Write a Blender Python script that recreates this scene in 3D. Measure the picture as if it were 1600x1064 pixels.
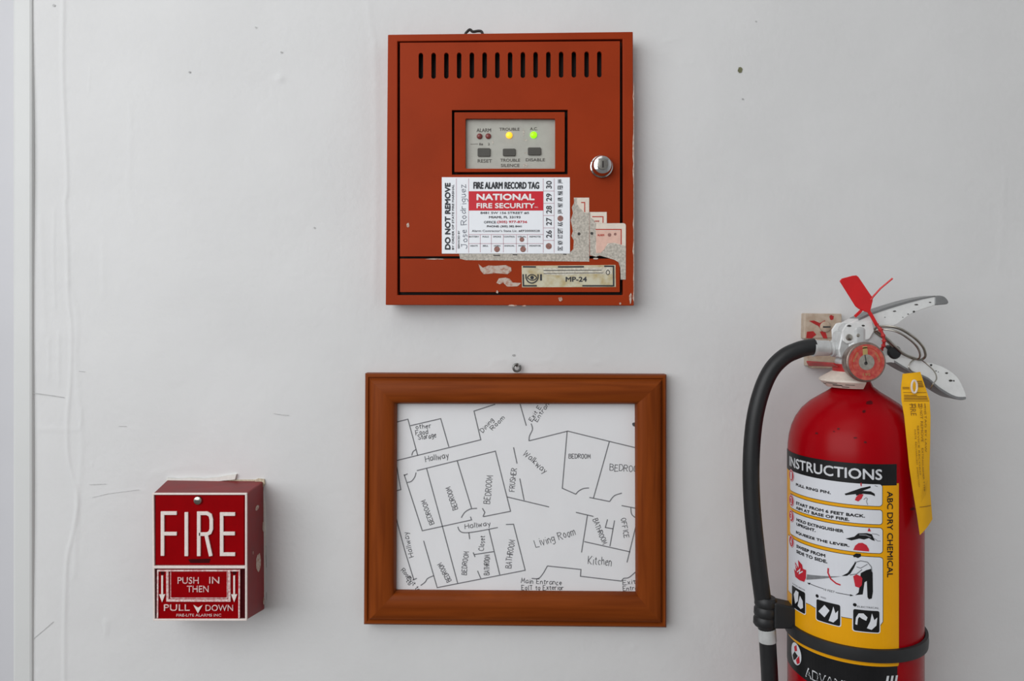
import bpy, bmesh, math, random
import numpy as np
from mathutils import Vector, Matrix, noise
random.seed(7)
for o in list(bpy.data.objects): bpy.data.objects.remove(o)
SC = bpy.context.scene
COL = SC.collection

# ------------------------------------------------------------------ camera, world, lights
F, CX, CY, D, H = 1200.0, 808.0, 485.0, 0.78, 1.55      # focal (px), wall-normal vanishing point (px), wall distance, eye height
cd = bpy.data.cameras.new('camera'); cam = bpy.data.objects.new('camera', cd); COL.objects.link(cam)
cam.location = (0, -D, H); cam.rotation_euler = (math.pi/2, 0, 0)
cd.sensor_width = 36; cd.lens = F/1600*36
cd.shift_x = -(CX-800)/1600; cd.shift_y = -(532-CY)/1600
cd.clip_start = 0.01
SC.camera = cam

w = bpy.data.worlds.new('world'); SC.world = w; w.use_nodes = True
bg = w.node_tree.nodes['Background']; bg.inputs[0].default_value = (0.96, 0.98, 1.0, 1); bg.inputs[1].default_value = 0.25

def area(name, loc, target, sx, sy, power, col):
    l = bpy.data.lights.new(name, 'AREA'); l.shape = 'RECTANGLE'; l.size = sx; l.size_y = sy; l.energy = power; l.color = col
    o = bpy.data.objects.new(name, l); COL.objects.link(o); o.location = loc
    o.rotation_euler = (Vector(target)-Vector(loc)).to_track_quat('-Z', 'Y').to_euler()
    return o
area('window_daylight', (-1.35, -1.7, 2.15), (-0.3, 0, 1.6), 2.2, 1.6, 38, (0.97, 0.985, 1.0))
area('ceiling_light', (-0.4, -1.3, 2.98), (-0.4, -1.3, 0), 1.2, 1.2, 4, (1.0, 0.98, 0.95))

vs = SC.view_settings
vs.view_transform = 'Standard'; vs.look = 'None'; vs.exposure = 0.0; vs.gamma = 1.0; vs.use_curve_mapping = False

# ------------------------------------------------------------------ helpers: materials
def lin(c):
    c = c/255.0
    return c/12.92 if c <= 0.04045 else ((c+0.055)/1.055)**2.4
def rgb(c): return (lin(c[0]), lin(c[1]), lin(c[2]), 1.0)
MATS = {}
def mat(name, c, rough=0.5, metal=0.0, var=0.0, vscale=60, c2=None, lo=0.4, hi=0.6, bump=0.0, bscale=300, spec=0.5, coat=0.0, emit=None, es=1.0, detail=4):
    m = bpy.data.materials.new(name); m.use_nodes = True; MATS[name] = m
    nt = m.node_tree; b = nt.nodes['Principled BSDF']
    b.inputs['Base Color'].default_value = rgb(c); b.inputs['Roughness'].default_value = rough; b.inputs['Metallic'].default_value = metal
    b.inputs['Specular IOR Level'].default_value = spec; b.inputs['Coat Weight'].default_value = coat; b.inputs['Coat Roughness'].default_value = 0.15
    tc = nt.nodes.new('ShaderNodeTexCoord')
    if var or c2:
        n = nt.nodes.new('ShaderNodeTexNoise'); n.inputs['Scale'].default_value = vscale; n.inputs['Detail'].default_value = detail
        r = nt.nodes.new('ShaderNodeValToRGB')
        a = rgb(c); e = rgb(c2) if c2 else tuple(min(1, x*(1+var)) for x in a[:3])+(1,)
        if not c2: a = tuple(x*(1-var) for x in a[:3])+(1,)
        r.color_ramp.elements[0].position = lo; r.color_ramp.elements[1].position = hi
        r.color_ramp.elements[0].color = a; r.color_ramp.elements[1].color = e
        nt.links.new(tc.outputs['Object'], n.inputs['Vector']); nt.links.new(n.outputs['Fac'], r.inputs['Fac']); nt.links.new(r.outputs['Color'], b.inputs['Base Color'])
    if bump:
        n = nt.nodes.new('ShaderNodeTexNoise'); n.inputs['Scale'].default_value = bscale; n.inputs['Detail'].default_value = 5
        bp = nt.nodes.new('ShaderNodeBump'); bp.inputs['Strength'].default_value = bump; bp.inputs['Distance'].default_value = 0.001
        nt.links.new(tc.outputs['Object'], n.inputs['Vector']); nt.links.new(n.outputs['Fac'], bp.inputs['Height']); nt.links.new(bp.outputs['Normal'], b.inputs['Normal'])
    if emit:
        b.inputs['Emission Color'].default_value = rgb(emit); b.inputs['Emission Strength'].default_value = es
    return m

# plaster wall: faint blotches, fine roller relief
m = mat('wall_paint', (217, 217, 217), 0.55, var=0.015, vscale=9, spec=0.3)
nt = m.node_tree; b = nt.nodes['Principled BSDF']; tc = nt.nodes.new('ShaderNodeTexCoord')
n1 = nt.nodes.new('ShaderNodeTexNoise'); n1.inputs['Scale'].default_value = 160; n1.inputs['Detail'].default_value = 6
n2 = nt.nodes.new('ShaderNodeTexNoise'); n2.inputs['Scale'].default_value = 28; n2.inputs['Detail'].default_value = 3
ad = nt.nodes.new('ShaderNodeMath'); ad.operation = 'MULTIPLY_ADD'; ad.inputs[1].default_value = 2.5
bp = nt.nodes.new('ShaderNodeBump'); bp.inputs['Strength'].default_value = 0.22; bp.inputs['Distance'].default_value = 0.0012
nt.links.new(tc.outputs['Object'], n1.inputs['Vector']); nt.links.new(tc.outputs['Object'], n2.inputs['Vector'])
nt.links.new(n2.outputs['Fac'], ad.inputs[0]); nt.links.new(n1.outputs['Fac'], ad.inputs[2])
nt.links.new(ad.outputs[0], bp.inputs['Height']); nt.links.new(bp.outputs['Normal'], b.inputs['Normal'])

mat('trim_paint', (211, 212, 211), 0.45, var=0.01, vscale=12, bump=0.1, bscale=40)
mat('door_paint', (198, 198, 202), 0.5, var=0.02, vscale=5, bump=0.08, bscale=30)
mat('ceiling_paint', (228, 228, 226), 0.8, var=0.01)
mat('floor_tile', (120, 112, 104), 0.4, var=0.06, vscale=6)
mat('chip_dark', (112, 112, 84), 0.8, var=0.15, vscale=400)
mat('crack', (180, 180, 180), 0.9, var=0.1, vscale=300)
mat('flake_white', (226, 226, 220), 0.6, var=0.03, vscale=300)
mat('flake_tan', (196, 184, 160), 0.8, var=0.15, vscale=500)

mat('panel_red', (152, 54, 23), 0.45, var=0.05, vscale=14, bump=0.05, bscale=900, spec=0.08)
mat('panel_black', (28, 17, 14), 0.7, var=0.1)
mat('plate_grey', (178, 177, 168), 0.5, var=0.03, vscale=120)
mat('button_dark', (72, 70, 64), 0.5, var=0.05)
mat('print_grey', (92, 88, 82), 0.7, var=0.05)
mat('led_red', (128, 62, 60), 0.25, var=0.1, vscale=300)
mat('led_amber', (240, 200, 60), 0.3, var=0.02, emit=(255, 190, 40), es=0.9)
mat('led_green', (150, 235, 20), 0.3, var=0.02, emit=(140, 255, 0), es=1.0)
mat('chrome', (200, 200, 200), 0.12, 1.0, var=0.06, vscale=90)
mat('chrome_worn', (176, 172, 164), 0.28, 1.0, var=0.12, vscale=160)
mat('tag_white', (242, 245, 250), 0.45, var=0.008, vscale=40)
mat('ink_black', (44, 46, 52), 0.6, var=0.05)
mat('ink_grey', (112, 116, 128), 0.6, var=0.05)
mat('ink_pink', (196, 160, 170), 0.6, var=0.03)
mat('tag_red', (206, 18, 38), 0.45, var=0.02)
mat('tag_white_print', (244, 240, 240), 0.5, var=0.01)
mat('ink_red', (196, 52, 66), 0.6, var=0.05)
mat('punch_hole', (150, 108, 100), 0.8, var=0.25, vscale=600)
mat('torn_paper', (172, 166, 156), 0.9, c2=(204, 197, 186), vscale=500, lo=0.38, hi=0.62, bump=0.5, bscale=700)
mat('cream_paper', (228, 216, 202), 0.7, var=0.03, vscale=200)
mat('pink_paper', (226, 186, 170), 0.7, var=0.04, vscale=200)
mat('sticker_red', (188, 62, 46), 0.7, var=0.08)
mat('scrape', (196, 180, 168), 0.85, c2=(170, 120, 100), vscale=350, lo=0.45, hi=0.7)
mat('plate_cream', (206, 200, 176), 0.7, c2=(184, 166, 122), vscale=140, lo=0.4, hi=0.7)
mat('plate_pale', (216, 212, 198), 0.8, c2=(196, 188, 170), vscale=500, lo=0.4, hi=0.6)

mat('pull_red', (142, 2, 8), 0.4, var=0.04, vscale=60, spec=0.04)
mat('pull_red_worn', (134, 24, 28), 0.5, c2=(118, 38, 40), vscale=45, lo=0.4, hi=0.7, spec=0.3)
mat('pull_white', (228, 216, 210), 0.5, var=0.03, vscale=300)
mat('pull_pink', (206, 150, 150), 0.5, c2=(226, 206, 202), vscale=400, lo=0.4, hi=0.6)
mat('pull_dark', (64, 4, 8), 0.7, var=0.1, spec=0.1)

mat('paper', (236, 236, 238), 0.7, var=0.01, vscale=30)
mat('pen_line', (118, 118, 122), 0.7, var=0.08, vscale=400)
mat('pen_dark', (78, 78, 82), 0.7, var=0.08, vscale=400)

mat('ext_red', (154, 0, 12), 0.27, var=0.02, vscale=20, spec=0.12)
mat('ext_yellow', (230, 162, 6), 0.4, var=0.015, vscale=40, spec=0.25)
mat('ext_black', (20, 20, 22), 0.42, var=0.1, spec=0.3)
mat('ext_white', (216, 218, 224), 0.45, var=0.008, spec=0.25)
mat('ext_red_print', (190, 24, 44), 0.45, var=0.05)
mat('ext_grey_print', (120, 122, 126), 0.5, var=0.1, vscale=300)
mat('ext_silver_print', (206, 208, 212), 0.4, var=0.08, vscale=200)
mat('soot', (84, 6, 14), 0.5, var=0.2, vscale=500, spec=0.2)
mat('rubber', (24, 25, 27), 0.48, var=0.08, bump=0.08, bscale=900)
mat('strap_black', (30, 31, 33), 0.5, var=0.08)
mat('cast_metal', (206, 208, 208), 0.4, 0.35, var=0.05, vscale=120, bump=0.1, bscale=500)
mat('lever_white', (226, 227, 226), 0.4, 0.1, var=0.03, vscale=150)
mat('lever_grey', (140, 141, 142), 0.38, 0.5, var=0.06, vscale=150)
mat('speck', (62, 60, 58), 0.7, var=0.2)
mat('gauge_rim', (140, 124, 116), 0.35, 0.7, var=0.15, vscale=200)
mat('gauge_red', (176, 58, 56), 0.45, c2=(196, 104, 84), vscale=220, lo=0.4, hi=0.7)
mat('gauge_grey', (150, 146, 138), 0.4, 0.2, var=0.1, vscale=300)
mat('gauge_tan', (176, 150, 96), 0.5, var=0.1)
mat('beige_paint', (190, 174, 156), 0.55, c2=(176, 156, 136), vscale=120)
mat('bracket_red', (176, 36, 36), 0.5, var=0.1)
mat('collar_paper', (220, 208, 196), 0.6, var=0.04, vscale=200)
mat('seal_red', (208, 16, 22), 0.32, var=0.04, spec=0.6)
mat('tag_yellow', (236, 176, 24), 0.6, spec=0.2, var=0.03, vscale=60)
mat('tag_ink', (140, 98, 14), 0.7, var=0.1)
mat('wire_dark', (50, 48, 46), 0.5, 0.3, var=0.1)
mat('steel', (120, 120, 118), 0.35, 0.8, var=0.15, vscale=600)

# varnished wood, grain along the rail (uv.x = along, uv.y = across)
m = mat('wood', (140, 72, 26), 0.38, spec=0.1)
nt = m.node_tree; b = nt.nodes['Principled BSDF']
uvn = nt.nodes.new('ShaderNodeUVMap'); mp = nt.nodes.new('ShaderNodeMapping'); mp.inputs['Scale'].default_value = (9, 150, 1)
n1 = nt.nodes.new('ShaderNodeTexNoise'); n1.inputs['Scale'].default_value = 1.0; n1.inputs['Detail'].default_value = 6; n1.inputs['Distortion'].default_value = 0.6
r = nt.nodes.new('ShaderNodeValToRGB'); r.color_ramp.elements[0].position = 0.3; r.color_ramp.elements[1].position = 0.72
r.color_ramp.elements[0].color = rgb((112, 50, 14)); r.color_ramp.elements[1].color = rgb((138, 66, 22))
nt.links.new(uvn.outputs['UV'], mp.inputs['Vector']); nt.links.new(mp.outputs['Vector'], n1.inputs['Vector'])
nt.links.new(n1.outputs['Fac'], r.inputs['Fac']); nt.links.new(r.outputs['Color'], b.inputs['Base Color'])

# thin picture glass
m = bpy.data.materials.new('glass'); m.use_nodes = True; MATS['glass'] = m
nt = m.node_tree; nt.nodes.clear()
out = nt.nodes.new('ShaderNodeOutputMaterial'); mx = nt.nodes.new('ShaderNodeMixShader'); tr = nt.nodes.new('ShaderNodeBsdfTransparent'); gl = nt.nodes.new('ShaderNodeBsdfGlossy'); fr = nt.nodes.new('ShaderNodeMath'); lw = nt.nodes.new('ShaderNodeLayerWeight'); pw = nt.nodes.new('ShaderNodeMath'); pw.operation = 'POWER'; pw.inputs[1].default_value = 5; fr.operation = 'MULTIPLY_ADD'; fr.inputs[1].default_value = 0.5; fr.inputs[2].default_value = 0.015; nt.links.new(lw.outputs['Facing'], pw.inputs[0]); nt.links.new(pw.outputs[0], fr.inputs[0])
gl.inputs['Roughness'].default_value = 0.06; tr.inputs[0].default_value = (0.995, 0.995, 0.995, 1)
nt.links.new(fr.outputs[0], mx.inputs[0]); nt.links.new(tr.outputs[0], mx.inputs[1]); nt.links.new(gl.outputs[0], mx.inputs[2]); nt.links.new(mx.outputs[0], out.inputs[0])

# ------------------------------------------------------------------ helpers: geometry
def Wp(px, py, t):                      # photo pixel -> point at distance t in front of the wall
    d = D-t
    return Vector((d*(px-CX)/F, -t, H-(py-CY)/F*d))
def plane(ox=0, oy=0, s=1.0, t=0.0):    # map x,y of a photo crop (and a relief height) onto the plane t in front of the wall
    def f(x, y, h=0.0):
        p = Wp(ox+x/s, oy+y/s, t); return Vector((p.x, -(t+h), p.z))
    return f

_tc = {}
def text_raw(s, bold=0.0, ext=0.0):
    k = (s, bold, ext)
    if k in _tc: return _tc[k]
    c = bpy.data.curves.new('t', 'FONT'); c.body = s; c.size = 1; c.offset = bold; c.extrude = ext; c.resolution_u = 3; c.fill_mode = 'BOTH' if not ext else 'BOTH'
    o = bpy.data.objects.new('t', c); COL.objects.link(o)
    me = bpy.data.meshes.new_from_object(o.evaluated_get(bpy.context.evaluated_depsgraph_get()))
    v = np.array([tuple(x.co) for x in me.vertices]); f = [tuple(p.vertices) for p in me.polygons]
    lo = v.min(0); hi = v.max(0)
    v[:, 0] = (v[:, 0]-lo[0])/(hi[0]-lo[0])-0.5; v[:, 1] = (v[:, 1]-lo[1])/(hi[1]-lo[1])-0.5
    v[:, 2] = (v[:, 2] > 0)*1.0
    bpy.data.objects.remove(o); bpy.data.curves.remove(c); bpy.data.meshes.remove(me)
    _tc[k] = (v, f); return v, f

G = {}
def gl_(k, s): G[k] = [[tuple(float(q) for q in p.split(',')) for p in st.split()] for st in s.split(';')]
for k, s in {
 'A':'0,0 2,6 4,0;.8,2.2 3.2,2.2','B':'0,0 0,6 2.5,6 3.5,5 3.3,3.6 0,3.2;2.5,3.2 4,2.2 3.6,.5 2.5,0 0,0','C':'3.8,5 2.4,6 .6,5 0,3 .6,1 2.4,0 3.8,.8','D':'0,0 0,6 2.2,5.8 3.8,4 3.8,2 2.2,.1 0,0',
 'E':'3.6,6 0,6 0,0 3.8,0;0,3.1 2.8,3.1','F':'3.8,6 0,6 0,0;0,3.1 3,3.1','G':'3.8,5 2.2,6 .4,5 0,3 .6,.8 2.4,0 3.8,1 3.8,2.8 2.2,2.8','H':'0,0 0,6;4,0 4,6;0,3 4,3','I':'1,0 1,6','J':'3.4,6 3.4,1.2 2.2,0 .8,.3 .2,1.4;1.6,6 4.4,6',
 'K':'0,0 0,6;3.8,6 0,2.6 3.8,0','L':'0,6 0,0 3.6,0','M':'0,0 .4,6 2.2,2 4,6 4.4,0','N':'0,0 0,6 4,0 4,6','O':'2,6 .4,5 0,3 .5,1 2,0 3.5,1 4,3 3.6,5 2,6','P':'0,0 0,6 2.6,6 3.8,5 3.4,3.4 0,2.8','R':'0,0 0,6 2.6,6 3.8,5 3.4,3.6 0,3;1.6,3 4,0','S':'3.6,5.2 2,6 .4,5.2 .6,3.8 3.2,2.4 3.8,1 2.2,0 .2,.7',
 'T':'2,0 2,6;0,6 4,6','U':'0,6 0,1.2 1.8,0 3.6,1 3.8,6','V':'0,6 2,0 4,6','W':'0,6 1,0 2.4,4.4 3.8,0 5,6','Y':'0,6 2,3 4,6;2,3 1.6,0',
 'a':'3,3.4 1.6,4 .2,2.8 .4,.6 1.8,.1 3,1.4 3,4 3.2,.2','b':'0,6 0,0 2,.2 3,1.6 2.4,3.4 0,2.8','c':'2.8,3.4 1.4,4 .2,2.4 .8,.4 2.8,.4','d':'3,3.2 1.4,3.8 .2,2.2 1,.2 3,1.2;3,6 3,0','e':'.2,2 2.8,2.4 2.2,3.8 .6,3.4 .2,1.6 1.2,.1 2.8,.6','f':'2.8,5.4 1.8,6 1,5 1,0;0,3.4 2.2,3.6','g':'3,3.4 1.4,4 .2,2.6 1,.8 3,1.6;3,4 2.8,-1.2 1.4,-2 .2,-1.4',
 'h':'0,6 0,0;0,2.8 1.6,3.9 2.6,3 2.7,0','i':'.6,4 .7,0;.6,5.4 .8,5.7','k':'0,6 0,0;2.4,4 0,1.8 2.6,0','l':'.4,6 .5,0','m':'0,0 0,4;0,3 1.2,4 2,3 2,0;2,3 3.2,4 4,3 4,0','n':'0,0 0,4;0,2.9 1.4,4 2.6,3 2.7,0','o':'1.5,4 .2,2.8 .4,.8 1.6,0 2.8,1.2 2.6,3.2 1.5,4','p':'0,4 0,-2;0,3 1.6,4 2.8,2.4 1.6,.4 0,1',
 'r':'0,0 0,4;0,2.6 1,3.8 2.4,3.7','s':'2.4,3.6 .8,4 .3,2.8 2.2,1.6 1.8,.2 .1,.3','t':'1.2,5.4 1.2,.6 2.4,.1;0,3.8 2.4,4','u':'0,4 .2,.8 1.4,0 2.6,1.2;2.7,4 2.8,0','v':'0,4 1.4,0 2.8,4','w':'0,4 .9,0 2,3 3.2,0 4.2,4','x':'0,4 2.6,0;2.6,4 0,0','y':'0,4 1.4,1;2.8,4 .8,-2','z':'0,4 2.6,4 0,0 2.8,.2','q':'3,3.4 1.4,4 .2,2.6 1,.8 3,1.6;3,4 3,-2 3.8,-1.4'}.items(): gl_(k, s)

class Split:
    """every drawn piece becomes a part of its own"""
    def __init__(s, name, mtl, parent, **kw): s.a = (name, mtl, parent); s.kw = kw
    def __getattr__(s, m_):
        def go(*a, **k): mb = MB(); getattr(mb, m_)(*a, **k); mb.build(*s.a, **s.kw); return s
        return go
class MB:
    def __init__(s): s.v = []; s.f = []; s.uv = None
    def add(s, vs_, fs):
        n = len(s.v); s.v += [Vector(p) for p in vs_]; s.f += [tuple(i+n for i in q) for q in fs]; return s
    def poly(s, f, pts, h=0.0): return s.add([f(x, y, h) for x, y in pts], [tuple(range(len(pts)))])
    def rect(s, f, x0, y0, x1, y1, h=0.0): return s.poly(f, [(x0, y0), (x1, y0), (x1, y1), (x0, y1)], h)
    def prism(s, f, pts, h0, h1):
        n = len(pts)
        return s.add([f(x, y, h1) for x, y in pts]+[f(x, y, h0) for x, y in pts],
                     [tuple(range(n)), tuple(range(2*n-1, n-1, -1))]+[(i, i+n, (i+1) % n+n, (i+1) % n) for i in range(n)])
    def box(s, f, x0, y0, x1, y1, h0, h1): return s.prism(f, [(x0, y0), (x1, y0), (x1, y1), (x0, y1)], h0, h1)
    def disc(s, f, cx, cy, r, h=0.0, n=20, ry=None):
        return s.poly(f, [(cx+r*math.cos(i*2*math.pi/n), cy+(ry or r)*math.sin(i*2*math.pi/n)) for i in range(n)], h)
    def pdisc(s, f, cx, cy, r, h0, h1, n=24):
        return s.prism(f, [(cx+r*math.cos(i*2*math.pi/n), cy+r*math.sin(i*2*math.pi/n)) for i in range(n)], h0, h1)
    def blob(s, f, cx, cy, r, h=0.0, n=11, ry=None, seed=0):
        rr = random.Random(seed+int(cx*13+cy*7))
        return s.poly(f, [(cx+r*(0.65+0.5*rr.random())*math.cos(i*2*math.pi/n), cy+(ry or r)*(0.65+0.5*rr.random())*math.sin(i*2*math.pi/n)) for i in range(n)], h)
    def text(s, f, t, cx, cy, w, hh, rot=0, h=0.0, bold=0.0, depth=0.0):
        v, fc = text_raw(t, 0.0, 0.1 if depth else 0.0); a = math.radians(rot); ca, sa = math.cos(a), math.sin(a); b_ = bold*hh/.7
        w, hh = w-2*b_, hh-2*b_
        for lay, (dx, dy) in enumerate([(b_, 0), (-b_, 0), (0, b_), (0, -b_), (b_*.7, b_*.7), (-b_*.7, -b_*.7)] if bold > 0 and not depth else [(0, 0)]):   # heavier weight
            s.add([f(cx+(x*w+dx)*ca-(y*hh+dy)*sa, cy-((x*w+dx)*sa+(y*hh+dy)*ca), h+depth*z+lay*2e-5) for x, y, z in v], fc)
        return s
    def stroke(s, f, pts, wd, h=0.0, depth=0.0, closed=False):
        n = len(pts); L = []; R = []
        for i in range(n):
            a = pts[i-1] if (i or closed) else pts[i]; c = pts[(i+1) % n] if (i < n-1 or closed) else pts[i]; p = pts[i]
            d1 = np.array(p, float)-a; d2 = np.array(c, float)-p
            l1 = np.hypot(*d1); l2 = np.hypot(*d2)
            if l1 < 1e-9: d1 = d2; l1 = l2
            if l2 < 1e-9: d2 = d1; l2 = l1
            d1 = d1/l1; d2 = d2/l2; t = d1+d2; q = np.hypot(*t); t = t/q if q > 1e-6 else d1
            nrm = np.array([-t[1], t[0]]); k = max(0.35, abs(nrm @ np.array([-d1[1], d1[0]])))
            o = nrm*wd/2/k
            L.append((p[0]+o[0], p[1]+o[1])); R.append((p[0]-o[0], p[1]-o[1]))
        m_ = n if closed else n-1
        if not depth:
            return s.add([f(x, y, h) for x, y in L+R], [(i, (i+1) % n, (i+1) % n+n, i+n) for i in range(m_)])
        vs_ = [f(x, y, h+depth) for x, y in L+R]+[f(x, y, h) for x, y in L+R]; fs = []
        for i in range(m_):
            j = (i+1) % n
            fs += [(i, j, j+n, i+n), (i+2*n, i+3*n, j+3*n, j+2*n), (i, i+2*n, j+2*n, j), (i+n, j+n, j+3*n, i+3*n)]
        if not closed: fs += [(0, n, 3*n, 2*n), (n-1, 3*n-1, 4*n-1, 2*n-1)]
        return s.add(vs_, fs)
    def hand(s, f, t, cx, cy, w, hh, rot, wd, h=0.0, jit=0.25):
        rr = random.Random(hash(t) % 1000 if False else sum(ord(c) for c in t)+int(cx))
        x = 0.0; st = []
        for ch in t:
            if ch == ' ': x += 3; continue
            g = G.get(ch, G['o']); mxx = max(p[0] for q in g for p in q); dy = rr.uniform(-.4, .4)
            for q in g: st.append([(x+px+rr.uniform(-jit, jit), py+dy+rr.uniform(-jit, jit)) for px, py in q])
            x += mxx+1.3
        x -= 1.3; a = math.radians(rot); ca, sa = math.cos(a), math.sin(a)
        for q in st:
            s.stroke(f, [(cx+((px/x-.5)*w)*ca-((py/6-.5)*hh)*sa, cy-(((px/x-.5)*w)*sa+((py/6-.5)*hh)*ca)) for px, py in q], wd, h)
        return s
    def plate(s, f, outer, holes, h0, h1):   # flat plate with real holes
        c = bpy.data.curves.new('p', 'CURVE'); c.dimensions = '2D'; c.fill_mode = 'BOTH'; c.extrude = 0.5
        for pts in [outer]+holes:
            sp = c.splines.new('POLY'); sp.points.add(len(pts)-1); sp.use_cyclic_u = True
            for q, (x, y) in zip(sp.points, pts): q.co = (x, -y, 0, 1)
        o = bpy.data.objects.new('p', c); COL.objects.link(o)
        me = bpy.data.meshes.new_from_object(o.evaluated_get(bpy.context.evaluated_depsgraph_get()))
        s.add([f(v.co.x, -v.co.y, h1 if v.co.z > 0 else h0) for v in me.vertices], [tuple(p.vertices) for p in me.polygons])
        bpy.data.objects.remove(o); bpy.data.curves.remove(c); bpy.data.meshes.remove(me); return s
    def tube(s, pts, r, n=10, closed=False):
        pts = [Vector(p) for p in pts]; N = len(pts); rs = r if isinstance(r, (list, tuple)) else [r]*N
        tan = []
        for i in range(N):
            a = pts[i-1] if (i or closed) else pts[i]; c = pts[(i+1) % N] if (i < N-1 or closed) else pts[i]
            tan.append((c-a).normalized())
        up = tan[0].orthogonal().normalized(); vs_ = []
        for i in range(N):
            up = (up-tan[i]*up.dot(tan[i])).normalized(); sd = tan[i].cross(up)
            for k in range(n):
                a = 2*math.pi*k/n; vs_.append(pts[i]+(up*math.cos(a)+sd*math.sin(a))*rs[i])
        fs = []
        for i in range(N if closed else N-1):
            j = (i+1) % N
            for k in range(n): k2 = (k+1) % n; fs.append((i*n+k, i*n+k2, j*n+k2, j*n+k))
        if not closed: fs += [tuple(range(n-1, -1, -1)), tuple(range((N-1)*n, N*n))]
        return s.add(vs_, fs)
    def lathe(s, org, axis, prof, n=48, caps=True):
        org = Vector(org); ax = Vector(axis).normalized(); u = ax.orthogonal().normalized(); w_ = ax.cross(u); vs_ = []
        for r_, h_ in prof:
            for k in range(n):
                a = 2*math.pi*k/n; vs_.append(org+ax*h_+(u*math.cos(a)+w_*math.sin(a))*r_)
        fs = [(i*n+k, i*n+(k+1) % n, (i+1)*n+(k+1) % n, (i+1)*n+k) for i in range(len(prof)-1) for k in range(n)]
        if caps: fs += [tuple(range(n-1, -1, -1)), tuple(range((len(prof)-1)*n, len(prof)*n))]
        return s.add(vs_, fs)
    def build(s, name, mtl, parent=None, bevel=0.0, smooth=False, org=None, kind=None, cyl=False, fix=True, uv=None, label=None):
        o_ = ORG.get(parent.name, Vector((0, 0, 0))) if parent else (Vector(org) if org else Vector((0, 0, 0)))
        if not parent and org is None and s.v:
            vv = np.array([tuple(p) for p in s.v]); o_ = Vector(((vv[:, 0].min()+vv[:, 0].max())/2, vv[:, 1].max(), vv[:, 2].min()))
        me = bpy.data.meshes.new(name)
        me.from_pydata([tuple(p-o_) if not cyl else tuple(p) for p in s.v], [], s.f)
        if uv is not None:
            ul = me.uv_layers.new(name='UVMap')
            for lp in me.loops: ul.data[lp.index].uv = uv[lp.vertex_index]
        bm = bmesh.new(); bm.from_mesh(me)
        if cyl:
            us = [v.co.x for v in bm.verts]; u = math.floor(min(us)/.003)*.003
            while u < max(us):
                bmesh.ops.bisect_plane(bm, geom=bm.verts[:]+bm.edges[:]+bm.faces[:], plane_co=(u, 0, 0), plane_no=(1, 0, 0)); u += .003
            for v in bm.verts:
                ph = v.co.x/RC; rr = RC-v.co.y; v.co = Vector((XC+rr*math.sin(ph), YC-rr*math.cos(ph), H+v.co.z))-o_
        elif fix:
            bmesh.ops.remove_doubles(bm, verts=bm.verts[:], dist=1e-6)
            bmesh.ops.recalc_face_normals(bm, faces=bm.faces[:])
        bm.to_mesh(me); bm.free()
        me.materials.append(MATS[mtl])
        if smooth:
            for p in me.polygons: p.use_smooth = True
            try: me.set_sharp_from_angle(angle=math.radians(40))
            except Exception: pass
        o = bpy.data.objects.new(name, me); COL.objects.link(o)
        if parent: o.parent = parent
        else: o.location = o_
        ORG[o.name] = o_
        if bevel:
            bv = o.modifiers.new('bevel', 'BEVEL'); bv.width = bevel; bv.segments = 2; bv.limit_method = 'ANGLE'; bv.angle_limit = math.radians(40)
        if kind: o['kind'] = kind
        if label: o['label'] = label
        return o
ORG = {}
def thing(name, label, cat, loc, group=None):
    o = bpy.data.objects.new(name, None); COL.objects.link(o); o.location = loc; o.empty_display_size = 0.05
    o['label'] = label; o['category'] = cat
    if group: o['group'] = group
    ORG[o.name] = Vector(loc); return o
def tag(o, label, cat): o['label'] = label; o['category'] = cat; return o
def catmull(pts, k=6, closed=False):
    P = [Vector(p) for p in pts]; n = len(P); out = []
    for i in range(n if closed else n-1):
        p0 = P[i-1] if (i or closed) else P[0]; p1 = P[i]; p2 = P[(i+1) % n]; p3 = P[(i+2) % n] if (i+2 < n or closed) else P[-1]
        for j in range(k):
            t = j/k; out.append(0.5*((2*p1)+(p2-p0)*t+(2*p0-5*p1+4*p2-p3)*t*t+(3*p1-p0-3*p2+p3)*t**3))
    if not closed: out.append(P[-1])
    return out
def cm2(pts, k=6, closed=False): return [(p.x, p.y) for p in catmull([(x, y, 0) for x, y in pts], k, closed)]
def slot(cx, y0, y1, w_, n=6):
    r_ = w_/2; p = []
    for i in range(n+1): a = math.pi*i/n; p.append((cx-r_*math.cos(a), y0+r_-r_*math.sin(a)))
    for i in range(n+1): a = math.pi*i/n; p.append((cx+r_*math.cos(a), y1-r_+r_*math.sin(a)))
    return p
def rrect(x0, y0, x1, y1, r, n=4):
    p = []
    for cx, cy, a0 in ((x1-r, y0+r, -90), (x1-r, y1-r, 0), (x0+r, y1-r, 90), (x0+r, y0+r, 180)):
        for i in range(n+1): a = math.radians(a0+90*i/n); p.append((cx+r*math.cos(a), cy+r*math.sin(a)))
    return p

# ------------------------------------------------------------------ the setting
f0 = plane()
def seg_ridge(X, Z, pts, wd, amp):      # plaster ridge along a wandering line (photo pixels)
    P = np.array([(Wp(a, b, 0).x, Wp(a, b, 0).z) for a, b in cm2(pts, 8)]); best = np.full(X.shape, 9.0)
    for (x0, z0), (x1, z1) in zip(P[:-1], P[1:]):
        dx, dz = x1-x0, z1-z0; t = np.clip(((X-x0)*dx+(Z-z0)*dz)/(dx*dx+dz*dz+1e-12), 0, 1)
        best = np.minimum(best, np.hypot(X-x0-t*dx, Z-z0-t*dz))
    return .6*amp*np.exp(-(best/wd)**2)
xL = Wp(38, 0, 0).x
xs = np.unique(np.round(np.concatenate([np.arange(xL, -.42, .001), np.arange(-.42, .56, .0025), np.array([.6, .8, 1.2, 2.2])]), 5))
zT, zB = Wp(0, -20, 0).z, Wp(0, 1090, 0).z
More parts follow.
